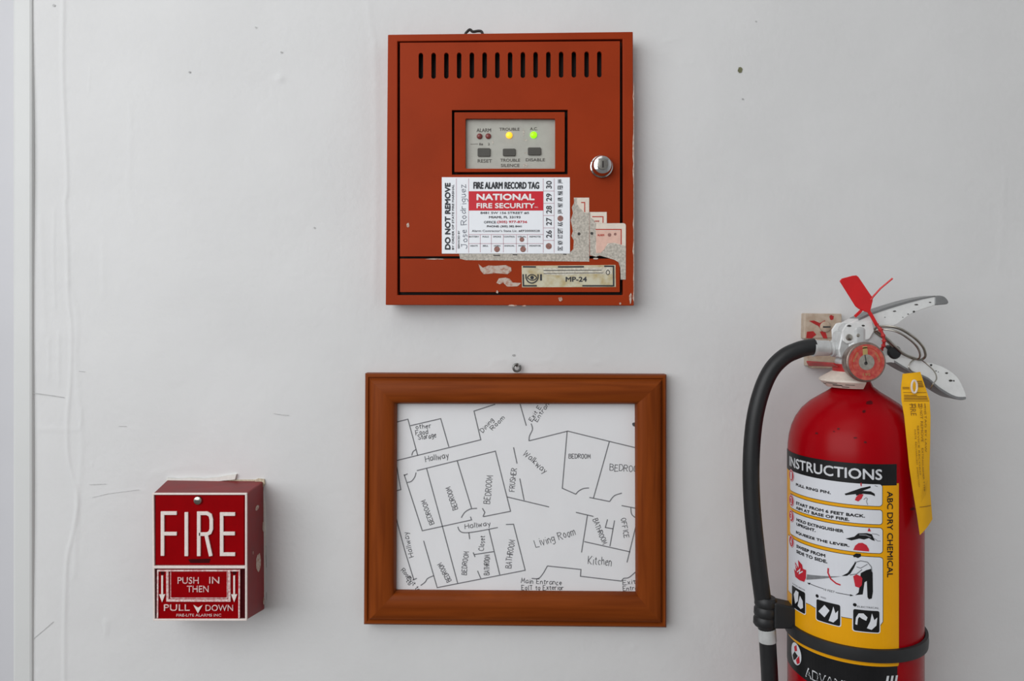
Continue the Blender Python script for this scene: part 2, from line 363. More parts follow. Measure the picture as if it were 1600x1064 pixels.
zs = np.unique(np.round(np.concatenate([np.array([0, .3, .7, 1.0, 1.1]), np.arange(zB, zT, .0025), np.array([1.95, 2.3, 3.0])]), 5))
X, Z = np.meshgrid(xs, zs)
hgt = np.zeros_like(X)
for pts, wd, amp in [
    ([(100, -20), (98, 100), (101, 200), (104, 290), (101, 320), (105, 400), (106, 460), (112, 520), (110, 600), (105, 660), (107, 720), (121, 780), (112, 840), (104, 880), (101, 980), (101, 1090)], .0022, .0012),
    ([(106, 440), (120, 490), (119, 560), (125, 640), (128, 700), (120, 800), (116, 900)], .003, .0006),
    ([(84, 330), (83, 400), (86, 480)], .0018, .0005), ([(62, 340), (66, 420), (70, 520)], .003, .0004),
    ([(92, 520), (92, 600)], .002, .0006), ([(76, 530), (76, 590)], .002, .0005),
    ([(142, 100), (139, 140)], .001, .0003), ([(203, 160), (204, 230), (201, 290), (211, 350)], .0016, .0005),
    ([(60, 670), (95, 670), (124, 668), (128, 640)], .0016, .0005),
    ([(164, 970), (166, 990)], .0018, .0012), ([(160, 380), (162, 460)], .003, .0004),
    ([(437, 122), (438, 123)], .0035, .002), ([(586, 70), (588, 300), (584, 470)], .0035, .0006), ([(574, 0), (580, 40), (586, 70)], .002, .0007),
    ([(1040, 65), (1060, 60)], .0016, .0006), ([(1003, 103), (1015, 104)], .0012, .0006), ([(1064, 98), (1082, 100)], .0016, .0007),
    ([(1570, 260), (1568, 340), (1562, 420)], .002, .0004), ([(1355, 144), (1368, 145)], .0012, .0007), ([(1495, 58), (1502, 52)], .0015, .0006),
    ([(770, 565), (800, 560), (840, 566), (860, 563)], .002, .0006), ([(798, 565), (800, 566)], .002, .001), ([(925, 566), (940, 566)], .0014, .0007),
    ([(240, 740), (300, 726), (350, 735)], .004, .0004), ([(150, 780), (180, 772), (230, 766)], .0012, .0004)]:
    hgt += seg_ridge(X, Z, pts, wd, amp)
rng = np.random.RandomState(4)
for i in range(90):
    a, b_ = rng.uniform(60, 1590), rng.uniform(5, 1060); p = Wp(a, b_, 0); sg = rng.uniform(.0008, .0022)
    hgt += rng.choice([-1, 1])*rng.uniform(.0002, .0005)*np.exp(-((X-p.x)**2+((Z-p.z)*rng.uniform(.6, 2))**2)/sg**2)
for i in range(60):                      # broad trowel waves
    kx, kz, ph = rng.uniform(-40, 40), rng.uniform(-28, 28), rng.uniform(0, 6.28)
    hgt += .00007*np.sin(kx*X+kz*Z+ph)
verts = np.stack([X, -hgt, Z], -1).reshape(-1, 3); nx, nz = len(xs), len(zs)
idx = np.arange(nx*nz).reshape(nz, nx)
faces = np.stack([idx[:-1, :-1], idx[:-1, 1:], idx[1:, 1:], idx[1:, :-1]], -1).reshape(-1, 4)
me = bpy.data.meshes.new('wall_front'); me.from_pydata(verts.tolist(), [], faces.tolist()); me.materials.append(MATS['wall_paint'])
me.polygons.foreach_set('use_smooth', np.ones(len(faces), bool))
wall = bpy.data.objects.new('wall_front', me); COL.objects.link(wall); wall['kind'] = 'structure'; ORG['wall_front'] = Vector((0, 0, 0))

def xyz_box(x0, x1, y0, y1, z0, z1):
    return MB().add([(x, y, z) for z in (z0, z1) for x, y in ((x0, y0), (x1, y0), (x1, y1), (x0, y1))], [(0, 1, 2, 3), (4, 5, 6, 7), (0, 1, 5, 4), (1, 2, 6, 5), (2, 3, 7, 6), (3, 0, 4, 7)])
xyz_box(-3, 2.2, -3.2, .1, -.1, 0).build('floor', 'floor_tile', kind='structure')
xyz_box(-3, 2.2, -3.2, .1, 3.0, 3.1).build('ceiling', 'ceiling_paint', kind='structure')
xyz_box(1.25, 1.35, -3.2, 0, 0, 3.0).build('light_block_right', 'wall_paint', kind='structure')  # unseen wall added to hold back ambient light from the right
xa, xb = Wp(19.5, 0, .003).x, Wp(50, 0, .003).x
xyz_box(xa, xb, -.003, .05, 0, 2.1).build('trim_1', 'trim_paint', bevel=.0025, kind='structure')
xyz_box(xa-.8, xa+.004, .012, .05, 0, 2.08).build('door_1', 'door_paint', bevel=.002, kind='structure')

def wpart(name, mtl, mb): return mb.build(name, mtl, wall, fix=False)
wpart('paint_chip', 'chip_dark', MB().blob(f0, 1156, 110, 4.2, .0009, ry=5.5, n=14))
for (x, y, r_) in [(1181, 34, 1.6), (1160, 155, 1.8), (297, 113, 2.2), (492, 356, 2), (400, 43, 1.4), (440, 82, 1.6), (803, 555, 3), (85, 9, 3)]:
    wpart('paint_chip', 'crack', MB().blob(f0, x, y, r_, .001, ry=r_*.7))
for pts, wd in [([(53, 614), (75, 617), (101, 621)], 1.3), ([(428, 646), (440, 648), (452, 649)], .9), ([(140, 757), (166, 756)], .9), ([(50, 1000), (68, 985), (84, 971)], .9), ([(186, 666), (198, 666)], 1), ([(124, 580), (134, 581)], 1), ([(416, 852), (416, 870), (417, 886)], 1.2), ([(417, 925), (417, 937)], 1.2), ([(145, 777), (170, 771), (218, 765)], .7)]:
    wpart('crack', 'crack', MB().stroke(f0, pts, wd*.75, .0009))
for y0, y1 in [(648, 657), (725, 740), (762, 768), (880, 886)]:
    wpart('crack', 'crack', MB().stroke(f0, [(50.6, y0), (50.4, y1)], 1.5, .0011))

# ------------------------------------------------------------------ fire alarm control panel
TP = .024
fp = plane(t=TP)
pan = thing('fire_alarm_cabinet', 'orange-red metal fire alarm cabinet with vent slots and indicator window', 'alarm panel', Wp(797, 477, 0))
outer = [(606, 54), (989, 49.5), (990.5, 477.5), (602.5, 476.5)]
cab = MB().plate(fp, outer, [[(621, 64.5), (973, 61), (973.5, 461), (621, 461)]], -.012, 0)
cab.prism(fp, [(609, 57), (986, 53), (987, 474), (606, 473)], -TP, -.012)
cab = cab.build('cabinet', 'panel_red', pan, bevel=.0007)
MB().box(fp, 616, 59, 979, 466, -.0119, -.0095).build('backing', 'panel_black', pan)
slots = [slot(657.6+19.92*i, 82.6-.17*i, 123.4-.17*i, 7.2) for i in range(15)]
dr = MB().plate(fp, [(625, 67), (968.5, 64.5), (968.5, 400), (625, 400.5)], slots+[[(706, 172), (887, 171.5), (887, 272.5), (706, 273)]], -.003, .0003).build('door', 'panel_red', pan, bevel=.0004)
MB().box(fp, 625, 404, 968.5, 456.5, -.003, .0002).build('lower_panel', 'panel_red', pan, bevel=.0004)
bez = MB().plate(fp, [(710, 175.5), (882.5, 175), (882.5, 268.5), (710, 269)], [rrect(727.5, 185.5, 867.5, 263.5, 1.5)], -.004, .0003).build('window_bezel', 'panel_red', pan, bevel=.0004)
C4 = plane(700, 170, 8, TP-.0045)
fpl = MB().box(C4, 200, 100, 1360, 760, -.002, 0).build('indicator_plate', 'plate_grey', pan)
pr = MB()
for s, x, y, w_, h_ in [('ALARM', 447, 268, 180, 46), ('TROUBLE', 768, 255, 252, 36), ('A.C.', 1072, 250, 92, 36), ('1', 400, 442, 16, 28), ('2', 510, 442, 24, 28), ('RESET', 460, 652, 178, 42), ('TROUBLE', 777, 643, 246, 37), ('SILENCE', 777, 708, 232, 38), ('DISABLE', 1092, 638, 240, 38)]:
    pr.text(C4, s, x, y, w_, h_, h=.0002, bold=.012)
pr.disc(C4, 425, 446, 12, .0002, 10); pr.stroke(C4, [(280, 442), (375, 440)], 5, .0002)
pr.build('lettering', 'print_grey', fpl, fix=False)
Split('scuff', 'torn_paper', fpl, fix=False).blob(C4, 965, 390, 26, .00015, ry=14).blob(C4, 965, 705, 28, .00015, ry=30).blob(C4, 975, 550, 22, .00015, ry=12).blob(C4, 945, 300, 14, .00015, ry=50).blob(C4, 560, 420, 10, .00015, ry=26)
for x, y, r_, m_ in [(395, 345, 36, 'led_red'), (503, 343, 36, 'led_red'), (765, 332, 42, 'led_amber'), (1070, 328, 43, 'led_green')]:
    c = C4(x, y, 0); R_ = r_/8/F*(D-TP)
    MB().lathe(c, (0, -1, 0), [(R_, 0), (R_, .0006), (R_*.9, .0014), (R_*.6, .0021), (R_*.2, .0024)], 20).build('indicator_light', m_, fpl, smooth=True, label={'led_red': 'unlit dark red indicator light', 'led_amber': 'lit amber indicator light', 'led_green': 'lit green indicator light'}[m_])
for x, y, w_, h_ in [(450, 547, 160, 105), (765, 547, 160, 92), (1080, 534, 165, 96)]:
    MB().prism(C4, rrect(x-w_/2, y-h_/2, x+w_/2, y+h_/2, 16), 0, .0016).build('push_button', 'button_dark', fpl, bevel=.0004)
# key lock
kc = fp(939.5, 261, 0); pxm = (D-TP)/F
lk = MB().lathe(kc, (0, -1, 0), [(17.5*pxm, -.001), (18*pxm, .001), (17.5*pxm, .003), (16*pxm, .0035), (15.5*pxm, .009), (13.5*pxm, .0125), (9*pxm, .0135)], 40).build('key_lock', 'chrome', pan, smooth=True)
MB().lathe(kc+Vector((0, -.0134, 0)), (0, -1, 0), [(8.5*pxm, 0), (8*pxm, .0012), (4*pxm, .0015)], 24).build('lock_plug', 'chrome_worn', lk, smooth=True)
MB().box(fp, 938.5, 256, 940.5, 266, .0149, .0152).build('keyhole', 'panel_black', lk)
# record tag
C3 = plane(680, 265, 7.2727, TP+.0009)
rt = MB().prism(C3, [(75, 86), (1530, 88), (1532, 955), (75, 955)], -.0006, 0).build('record_tag', 'tag_white', pan, bevel=.0002, label='white printed record tag with red name band')
MB().rect(C3, 382, 246, 1228, 465, .00015).build('name_band', 'tag_red', rt, fix=False)
MB().text(C3, 'NATIONAL', 800, 312, 660, 76, h=.0003, bold=.045).text(C3, 'FIRE SECURITY', 800, 410, 660, 60, h=.0003, bold=.03).text(C3, 'INC.', 1152, 428, 42, 14, h=.0003).build('band_lettering', 'tag_white_print', rt, fix=False)
k = MB()
for s, x, y, w_, h_, ro, bo in [('DO NOT REMOVE', 142, 530, 760, 66, 90, .045), ('BY ORDER OF STATE FIRE MARSHAL', 202, 540, 740, 24, 90, .03), ('SERVICED BY', 268, 795, 205, 20, 90, .02),
    ('FIRE ALARM RECORD TAG', 808, 180, 750, 82, 0, .035), ('8481 SW 156 STREET #5', 790, 493, 552, 28, 0, .02), ('MIAMI, FL 33193', 790, 543, 358, 32, 0, .025), ('OFFICE:', 625, 598, 142, 28, 0, .02), ('PHONE: (305) 382 8441', 785, 648, 396, 30, 0, .025), ("Alarm Contractor's State Lic. #EF20000528", 802, 697, 772, 26, 0, .01)]:
    k.text(C3, s, x, y, w_, h_, ro, .00015, bo)
for s, y in zip(['30', '29', '28', '27', '26'], [172, 315, 455, 590, 733]): k.text(C3, s, 1292, y, 88, 64, 90, .00015, .02)
for s, y in zip(['JAN', 'FEB', 'MAR', 'APR', 'MAY', 'JUN', 'AUG', 'SEPT', 'OCT', 'NOV', 'DEC'], [135, 203, 266, 338, 403, 478, 621, 697, 761, 830, 896]): k.text(C3, s, 1420, y, 62 if s == 'SEPT' else 46, 58, 90, .00015, .01)
for i, (a, b_) in enumerate(zip(['BATTERY', 'PULLS', 'SMOKE', 'CONTROL', 'VISUAL', 'REMOTE'], ['HEATS', 'BELL', 'HORN', 'ANNUAL', 'PASSED', 'MONITOR'])):
    x = [440, 573, 703, 843, 985, 1135][i]; k.text(C3, a, x, 762, [115, 70, 90, 125, 100, 125][i], 17, 0, .00015, .02); k.text(C3, b_, x, 866, [85, 62, 72, 120, 78, 130][i], 17, 0, .00015, .02)
k.build('lettering', 'ink_black', rt, fix=False)
MB().text(C3, '(305) 977-8736', 875, 598, 340, 36, h=.00015, bold=.03).build('phone_lettering', 'ink_red', rt, fix=False)
MB().hand(C3, 'Jose Rodriguez', 322, 535, 730, 66, 92, 7, .00015, .3).build('handwriting', 'ink_grey', rt, fix=False)
k = MB()
for p in [((240, 100), (240, 945)), ((380, 100), (380, 945)), ((380, 737), (1228, 737)), ((380, 841), (1228, 841)), ((1228, 100), (1228, 945)), ((1352, 100), (1352, 945))]+[((x, 740), (x, 940)) for x in (512, 638, 775, 922, 1048)]+[((1230, y), (1352, y)) for y in (243, 383, 522, 662, 805)]:
    k.stroke(C3, p, 6, .0001)
k.build('ruled_lines', 'ink_pink', rt, fix=False)
for x, y, r_ in [(985, 795, 27), (702, 905, 33), (998, 905, 33), (1290, 870, 35), (1422, 555, 33)]:
    MB().disc(C3, x, y, r_, .0002, 18).build('punch_hole', 'punch_hole', rt, fix=False)
# remains of older stickers
C8 = plane(860, 290, 5.6, TP+.0004)
sa_ = MB().prism(C8, [(205, 105), (340, 105), (340, 665), (-740, 652), (-790, 640), (-800, 596), (160, 596), (200, 555), (205, 480), (183, 440), (197, 400), (178, 300), (197, 240), (188, 190), (207, 150)], -.0003, 0).build('torn_sticker', 'torn_paper', pan, label='old sticker torn to its grey backing')
MB().poly(C8, [(235, 107), (338, 107), (338, 235), (300, 240), (262, 200), (232, 160)], .0001).build('paper_face', 'cream_paper', sa_, fix=False)
MB().stroke(C8, [(268, 148), (300, 148), (300, 232)], 9, .0002).build('print', 'sticker_red', sa_, fix=False)
Split('punch_hole', 'speck', sa_, fix=False).disc(C8, 250, 422, 13, .0002, 12).stroke(C8, [(-500, 610), (-440, 612)], 8, .0002).stroke(C8, [(-330, 604), (-290, 606)], 8, .0002).stroke(C8, [(110, 600), (140, 602)], 7, .0002)
sb_ = MB().prism(C8, [(342, 230), (494, 230), (494, 420), (480, 625), (430, 612), (400, 622), (345, 610)], -.0003, -.00005).build('torn_sticker', 'torn_paper', pan, label='old sticker torn to its grey backing')
MB().poly(C8, [(350, 232), (492, 232), (492, 330), (400, 330), (378, 300), (352, 280)], .0001).build('paper_face', 'cream_paper', sb_, fix=False)
MB().stroke(C8, [(365, 272), (460, 272), (460, 326)], 9, .0002).text(C8, 'FIRE', 408, 312, 40, 14, 3, .0002, .03).build('print', 'sticker_red', sb_, fix=False)
MB().disc(C8, 362, 418, 13, .0002, 12).build('punch_hole', 'speck', sb_, fix=False)
sc_ = MB().prism(C8, [(400, 330), (640, 328), (655, 334), (661, 350), (659, 822), (615, 822), (612, 720), (595, 670), (560, 650), (520, 637), (480, 625), (430, 612), (392, 560), (400, 480), (395, 420)], -.0002, .0001).build('torn_sticker', 'torn_paper', pan, label='cream sticker remnant with red border, lower half torn off')
MB().poly(C8, [(400, 332), (640, 330), (655, 336), (659, 350), (658, 530), (600, 515), (520, 500), (480, 540), (440, 590), (398, 590), (392, 540), (402, 470), (396, 420)], .0002).build('paper_face', 'cream_paper', sc_, fix=False)
MB().poly(C8, [(400, 395), (612, 395), (612, 515), (560, 500), (500, 505), (470, 560), (440, 590), (400, 590)], .00025).build('paper_tint', 'pink_paper', sc_, fix=False)
MB().stroke(C8, [(395, 384), (619, 384), (619, 516)], 10, .0003).text(C8, 'ALARM', 441, 433, 60, 18, 0, .0003, .04).build('print', 'sticker_red', sc_, fix=False)
Split('punch_hole', 'punch_hole', sc_, fix=False).disc(C8, 517, 432, 16, .0003, 12).disc(C8, 567, 425, 12, .0003, 12)
# scrapes and chips in the paint
C2 = plane(590, 260, 3.8, TP)
for pts in [[(598, 578), (625, 602), (660, 588), (700, 590), (760, 586), (792, 600), (795, 622), (770, 640), (700, 634), (630, 640), (612, 620)], [(705, 692), (720, 665), (760, 660), (785, 668), (803, 690), (852, 692), (832, 712), (770, 714), (745, 690), (725, 700)]]:
    MB().poly(C2, pts, .0005).build('paint_scrape', 'scrape', pan, fix=False)
for x, y, r_, ry in [(1085, 788, 12, 14), (800, 826, 28, 5), (710, 746, 7, 10), (870, 828, 14, 4), (1440, 815, 6, 8), (1500, 780, 8, 34), (345, 550, 60, 4), (1295, 548, 20, 6), (180, 350, 8, 16), (448, 400-260*3.8+0, 0, 0)]:
    if r_: MB().blob(C2, x, y, r_, .0006, ry=ry).build('paint_chip', 'scrape', pan, fix=False)
rr = random.Random(3)
edge = [(990-rr.random()*.3, 130+i*11) for i in range(31)]
MB().poly(fp, [(990.4, 130)]+[(989.7-1.5*rr.random()*(1 if rr.random() > .5 else 0), 130+i*10.5) for i in range(33)]+[(990.6, 472)], .0006).build('paint_chip', 'scrape', pan, fix=False)
# model plate
mpz = MB().prism(C2, [(855, 590), (1412, 585), (1414, 716), (858, 718)], .0002, .0005).build('model_plate', 'plate_cream', pan, label='worn cream model plate')
MB().poly(C2, [(900, 598), (1150, 604), (1390, 595), (1392, 640), (1250, 638), (1100, 648), (985, 640), (985, 610)], .0006).build('torn_film', 'plate_pale', mpz, fix=False)
k = MB()
k.stroke(C2, [(862, 596), (940, 597)], 9, .0007).stroke(C2, [(1070, 597), (1225, 596)], 9, .0007).stroke(C2, [(1345, 593), (1400, 593), (1401, 709), (1215, 709)], 9, .0007).stroke(C2, [(864, 640), (866, 709), (945, 709)], 9, .0007).stroke(C2, [(970, 640), (970, 678)], 11, .0007)
k.stroke(C2, cm2([(880, 640), (882, 665), (895, 685), (917, 693), (940, 683), (952, 664), (952, 640)]), 7, .0007).stroke(C2, cm2([(890, 660), (905, 645), (925, 644), (944, 660), (930, 674), (908, 674)], 4, True), 6, .0007, closed=True).disc(C2, 917, 660, 11, .0007, 12)
k.text(C2, 'MP-24', 1179, 670, 126, 30, 0, .0007, .03).stroke(C2, cm2([(1367, 615), (1378, 630), (1367, 643), (1356, 630)], 4, True), 4, .0007, closed=True)
k.stroke(C2, [(985, 618), (1330, 616)], 4, .0007).stroke(C2, [(985, 636), (1340, 632)], 3, .0007)
k.build('lettering', 'ink_black', mpz, fix=False)

# wire behind the cabinet
C1 = plane(590, 30, 3.8, .010)
wr = MB().tube(catmull([C1(x, y) for x, y in [(516, 124), (522, 88), (532, 74), (548, 62), (566, 74), (600, 70), (620, 78), (630, 122)]], 5), .0014, 8).build('wire_end', 'wire_dark', smooth=True)
tag(wr, 'short dark wire end poking up behind the orange-red alarm cabinet', 'wire')

# ------------------------------------------------------------------ fire alarm pull station
TB = .05
C5 = plane(220, 730, 4.09, TB)
ps = thing('fire_alarm_pull_station', 'small red manual pull station box lettered FIRE with white edges', 'fire alarm', Wp(330, 955, 0))
fr_ = [C5(80, 164), C5(682, 164), C5(682, 974), (C5(85, 974))]
bk = [Wp(262, 749, 0), Wp(412, 751.5, 0), Wp(413.5, 952, 0), Wp(264, 950, 0)]
md = [a.lerp(b_, .93) for a, b_ in zip(fr_, bk)]
MB().add(fr_+md+bk, [(0, 1, 2, 3), (11, 10, 9, 8)]+[(i, i+4, (i+1) % 4+4, (i+1) % 4) for i in range(4)]+[(i+4, i+8, (i+1) % 4+8, (i+1) % 4+4) for i in range(4)]).build('housing', 'pull_red_worn', ps, bevel=.0012)
MB().box(C5, 96, 178, 662, 622, -.001, .0008).build('front_cover', 'pull_red', ps, bevel=.0004)
bd = MB()
bd.stroke(C5, [(84, 168), (677, 168), (677, 970), (90, 970)], 12, 0, .0022, closed=True).stroke(C5, [(90, 634), (672, 634)], 17, 0, .0026)
bd.build('edge_trim', 'pull_white', ps, bevel=.0004, fix=False)
lt = MB()
for st in [[(145, 562), (145, 290), (236, 290)], [(155, 421), (236, 421)], [(297, 284), (297, 564)], [(376, 564), (376, 291), (428, 291), (449, 303), (456, 330), (456, 392), (447, 414), (428, 424), (376, 424)], [(424, 433), (453, 564)], [(608, 296), (522, 296), (522, 552), (608, 552)], [(532, 420), (606, 420)]]:
    lt.stroke(C5, st, 23, .0008, .0016)
lt.build('fire_lettering', 'pull_white', ps, bevel=.0003, fix=False)
c = C5(369, 210, .0008); R_ = 28/4.09/F*(D-TB)
scw = MB().lathe(c, (0, -1, 0), [(R_, 0), (R_, .0008), (R_*.85, .0018), (R_*.4, .0024)], 24).build('screw', 'chrome_worn', ps, smooth=True)
MB().box(C5, 352, 206, 386, 213, .0030, .0034).build('screw_slot', 'speck', scw)
MB().prism(C5, [(305, 586), (448, 582), (440, 610), (320, 610)], .0007, .0010).build('cover_slot', 'pull_dark', ps)
hd = MB().prism(C5, [(112, 656), (636, 656), (636, 966), (114, 966)], -.001, .0010).build('pull_handle', 'pull_red', ps, bevel=.0004)
Split('side_channel', 'pull_dark', ps).box(C5, 96, 648, 110, 964, -.002, .0001).box(C5, 640, 648, 668, 964, -.002, .0001)
MB().stroke(C5, [(112, 962), (114, 657), (634, 657), (632, 962)], 10, .001, .0010).stroke(C5, [(176, 657), (178, 846), (572, 846), (570, 657)], 15, .001, .0016).stroke(C5, [(196, 664), (196, 832), (556, 832), (556, 664)], 5, .001, .0008).build('handle_ribs', 'pull_pink', hd, bevel=.0002, fix=False)
MB().box(C5, 198, 668, 556, 828, .001, .0018).build('push_plate', 'pull_red', hd, bevel=.0004)
k = MB()
k.text(C5, 'PUSH', 310, 718, 136, 44, 0, .0018, .015, .0008).text(C5, 'IN', 476, 717, 66, 44, 0, .0018, .015, .0008).text(C5, 'THEN', 371, 772, 140, 42, 0, .0018, .015, .0008)
k.text(C5, 'PULL', 235, 893, 166, 42, 0, .001, .01, .0008).text(C5, 'DOWN', 506, 895, 176, 40, 0, .001, .01, .0008).text(C5, 'FIRE-LITE ALARMS INC', 374, 942, 286, 17, 0, .001, 0, .0004)
k.build('lettering', 'pull_pink', hd, fix=False)
k = Split('arrow_mark', 'pull_white', hd)
for x in (142, 601):
    k.prism(C5, [(x-5.5, 688), (x+5.5, 688), (x+5.5, 808), (x+19, 808), (x, 858), (x-19, 808), (x-5.5, 808)], .001, .002)
k.prism(C5, [(342, 876), (370, 893), (400, 876), (370, 928)], .001, .002)
Split('pin_hole', 'pull_dark', hd, fix=False).disc(C5, 142, 674, 13, .0012, 12).disc(C5, 601, 672, 13, .0012, 12)
# worn spots on the right side and peeled paint around the box
def side(u, v): a = fr_[1].lerp(bk[1], u); b_ = fr_[2].lerp(bk[2], u); return a.lerp(b_, v)+Vector((.0004, 0, 0))
for u, v, ru, rv in [(.62, .6, .16, .075), (.55, .17, .12, .02), (.93, .93, .05, .03), (.93, .35, .06, .04), (.3, .5, .02, .015)]:
    MB().add([side(u+ru*math.cos(a)*(0.8+.3*rr.random()), v+rv*math.sin(a)*(0.8+.3*rr.random())) for a in [i*math.pi/6 for i in range(12)]], [tuple(range(12))]).build('paint_chip', 'scrape', ps, fix=False)
wpart('paint_flake', 'flake_white', MB().prism(f0, [(262, 750), (263, 746), (280, 747.5), (295, 746), (320, 747), (342, 745), (352, 742.5), (371, 740), (369, 748), (340, 751), (300, 751)], .0004, .0035))
wpart('paint_flake', 'flake_tan', MB().prism(f0, [(398, 750), (404, 747), (414, 748), (415, 755), (411, 762), (407, 756)], .0004, .003))
wpart('paint_flake', 'flake_tan', MB().prism(f0, [(262, 751), (300, 749), (405, 749), (412, 753), (412, 760), (404, 754), (300, 753)], .0003, .0016))
wpart('paint_flake', 'flake_white', MB().prism(f0, [(412, 765), (415, 790), (416, 850), (414, 930), (411, 950), (411, 800)], .0003, .0014))

# ------------------------------------------------------------------ framed floor plan
pf = thing('picture_frame', 'brown wooden picture frame holding a hand-drawn floor plan', 'picture frame', Wp(805, 981, 0))
TF = .018
OC = [Wp(x, y, .0145) for x, y in ((570, 583.5), (1042, 585.5), (1042, 981.5), (568, 976.5))]
IC = [Wp(x, y, .0115) for x, y in ((619.5, 631), (993, 631.5), (994, 927), (618, 924))]
prof = [(0, 0), (0, .0125), (.015, .014), (.06, .0155), (.11, .0155), (.145, .0138), (.165, .0138), (.2, .0165), (.24, .0174), (.4, .0188), (.6, .0192), (.8, .0182), (.9, .0168), (.955, .0148), (.97, .0125), (1.0, .0105), (1.0, .006), (.8, .006), (.8, 0)]
for i in range(4):
    a, b_, ci, dn = OC[i], OC[(i+1) % 4], IC[i], IC[(i+1) % 4]
    mb = MB(); uv = []; n = len(prof); K = 2
    Ln = (b_-a).length
    for e, (o_, i_) in enumerate(((a, ci), (b_, dn))):
        for s_, h_ in prof:
            p = o_.lerp(i_, s_); mb.v.append(Vector((p.x, -h_, p.z)))
            uv.append((i*3.1+((p-a).dot((b_-a).normalized())), s_*.03+i*.7+h_*.3))
    mb.f = [(j, (j+1) % n, (j+1) % n+n, j+n) for j in range(n)]+[tuple(range(n)), tuple(range(2*n-1, n-1, -1))]
    mb.build('frame_rail', 'wood', pf, smooth=True, uv=uv)
fF = plane(t=.0055)
pap = MB().box(fF, 605, 618, 1006, 938, -.0015, 0).build('floor_plan', 'paper', pf, label='white sheet with a hand-drawn ink floor plan')
MB().box(fF, 590, 604, 1022, 954, -.0053, -.0016).build('backing_board', 'flake_tan', pf)
C6 = plane(560, 550, 2.364, .0055)
ln = MB()
for pts in [[(140, 259), (183, 248), (219, 382)], [(192, 272), (304, 246), (334, 350)], [(140, 401), (452, 324), (427, 218), (505, 193)], [(142, 425), (157, 508), (138, 513)], [(168, 456), (182, 450)], [(169, 452), (236, 660), (418, 620), (414, 608)],
    [(216, 438), (506, 366), (562, 588), (462, 608)], [(458, 577), (467, 592), (460, 608)], [(252, 430), (310, 643), (367, 855)], [(365, 402), (418, 577)], [(545, 637), (573, 636), (616, 806), (291, 870), (241, 697)],
    [(408, 667), (411, 691)], [(482, 655), (522, 822)], [(427, 748), (500, 737)], [(424, 740), (431, 757)], [(440, 808), (452, 836)], [(140, 615), (172, 735), (205, 842)], [(200, 842), (216, 836)],
    [(573, 352), (586, 412)], [(596, 467), (612, 547)], [(549, 535), (704, 572)], [(597, 192), (620, 272)], [(630, 328), (773, 292), (927, 330), (1030, 355)], [(771, 292), (753, 503), (803, 525)],
    [(927, 330), (868, 540)], [(853, 537), (928, 552)], [(803, 592), (868, 607)], [(846, 602), (824, 740)], [(834, 700), (1004, 738)], [(920, 618), (912, 648), (941, 653)], [(946, 622), (929, 717)], [(972, 567), (1030, 578)], [(1030, 620), (992, 777)],
    [(698, 790), (822, 803), (820, 828), (972, 846)]]: ln.stroke(C6, pts, 3.7, .0002)
for pts in [[(197, 382), (202, 368), (213, 360)], [(180, 482), (196, 477), (208, 462), (213, 445)], [(380, 612), (393, 592), (413, 580), (438, 577)], [(367, 645), (374, 660), (390, 667), (430, 664), (515, 648)], [(230, 862), (246, 850), (256, 836), (278, 826)],
    [(638, 264), (643, 285), (632, 310), (630, 328)], [(803, 525), (814, 513), (832, 504), (852, 502)], [(928, 552), (945, 531), (973, 521)], [(1006, 575), (1010, 600), (1030, 616)], [(640, 836), (665, 836), (682, 818), (698, 790)], [(972, 846), (980, 836), (1000, 832), (1030, 806)]]: ln.stroke(C6, cm2(pts), 3.7, .0002)
ln.build('ink_lines', 'pen_line', pap, fix=False)
hw = Split('handwriting', 'pen_dark', pap, fix=False)
for s, x, y, w_, h_, ro in [('Hallway', 290, 388, 84, 20, 9), ('other', 240, 274, 56, 16, 8), ('Food', 234, 296, 44, 16, 6), ('Storage', 253, 311, 66, 17, 8), ('Dining', 474, 270, 60, 15, 48), ('Room', 513, 262, 62, 15, 46), ('Exit E', 652, 226, 62, 14, 56), ('Entran', 676, 222, 76, 14, 55),
    ('Walkway', 655, 405, 104, 20, -42), ('BEDROOM', 817, 385, 78, 15, 0), ('BEDROO', 980, 429, 100, 22, -3), ('BEDROOM', 480, 508, 102, 20, 84), ('BEDROOM', 345, 541, 84, 17, 108), ('BEDROOM', 256, 592, 92, 16, 110), ('FRUSHER', 570, 472, 84, 18, 84),
    ('Hallway', 440, 638, 92, 17, 7), ('Hallway', 184, 712, 92, 17, 103), ('BEDROOM', 318, 814, 74, 16, 118), ('BEDROOM', 394, 780, 84, 17, 84), ('Closet', 456, 706, 54, 18, 86), ('BATHROOM', 474, 786, 72, 18, 88), ('BATHROOM', 560, 746, 102, 20, 82),
    ('Living Room', 725, 685, 150, 26, 17), ('Kitchen', 892, 772, 84, 28, -4), ('BATHROOM', 892, 662, 96, 17, -68), ('OFFICE', 985, 650, 72, 17, -80), ('Main Entrance', 676, 848, 146, 16, -3), ('EXIT to Exterior', 680, 870, 152, 16, 0), ('Exit', 1000, 850, 46, 15, 4), ('Entra', 1004, 872, 52, 15, 2),
    ('Room', 178, 820, 46, 14, -48), ('Exit to', 205, 856, 62, 15, -50), ('to', 186, 850, 20, 12, -48)]:
    hw.hand(C6, s, x, y, w_*1.02, h_*1.08, ro, 2.2, .0002)
Split('ink_blot', 'pen_dark', pap, fix=False).blob(C6, 1018, 268, 8, .0002, ry=9)
MB().box(fF, 609, 622, 1003, 936, .0006, .0012).build('glass', 'glass', pf)
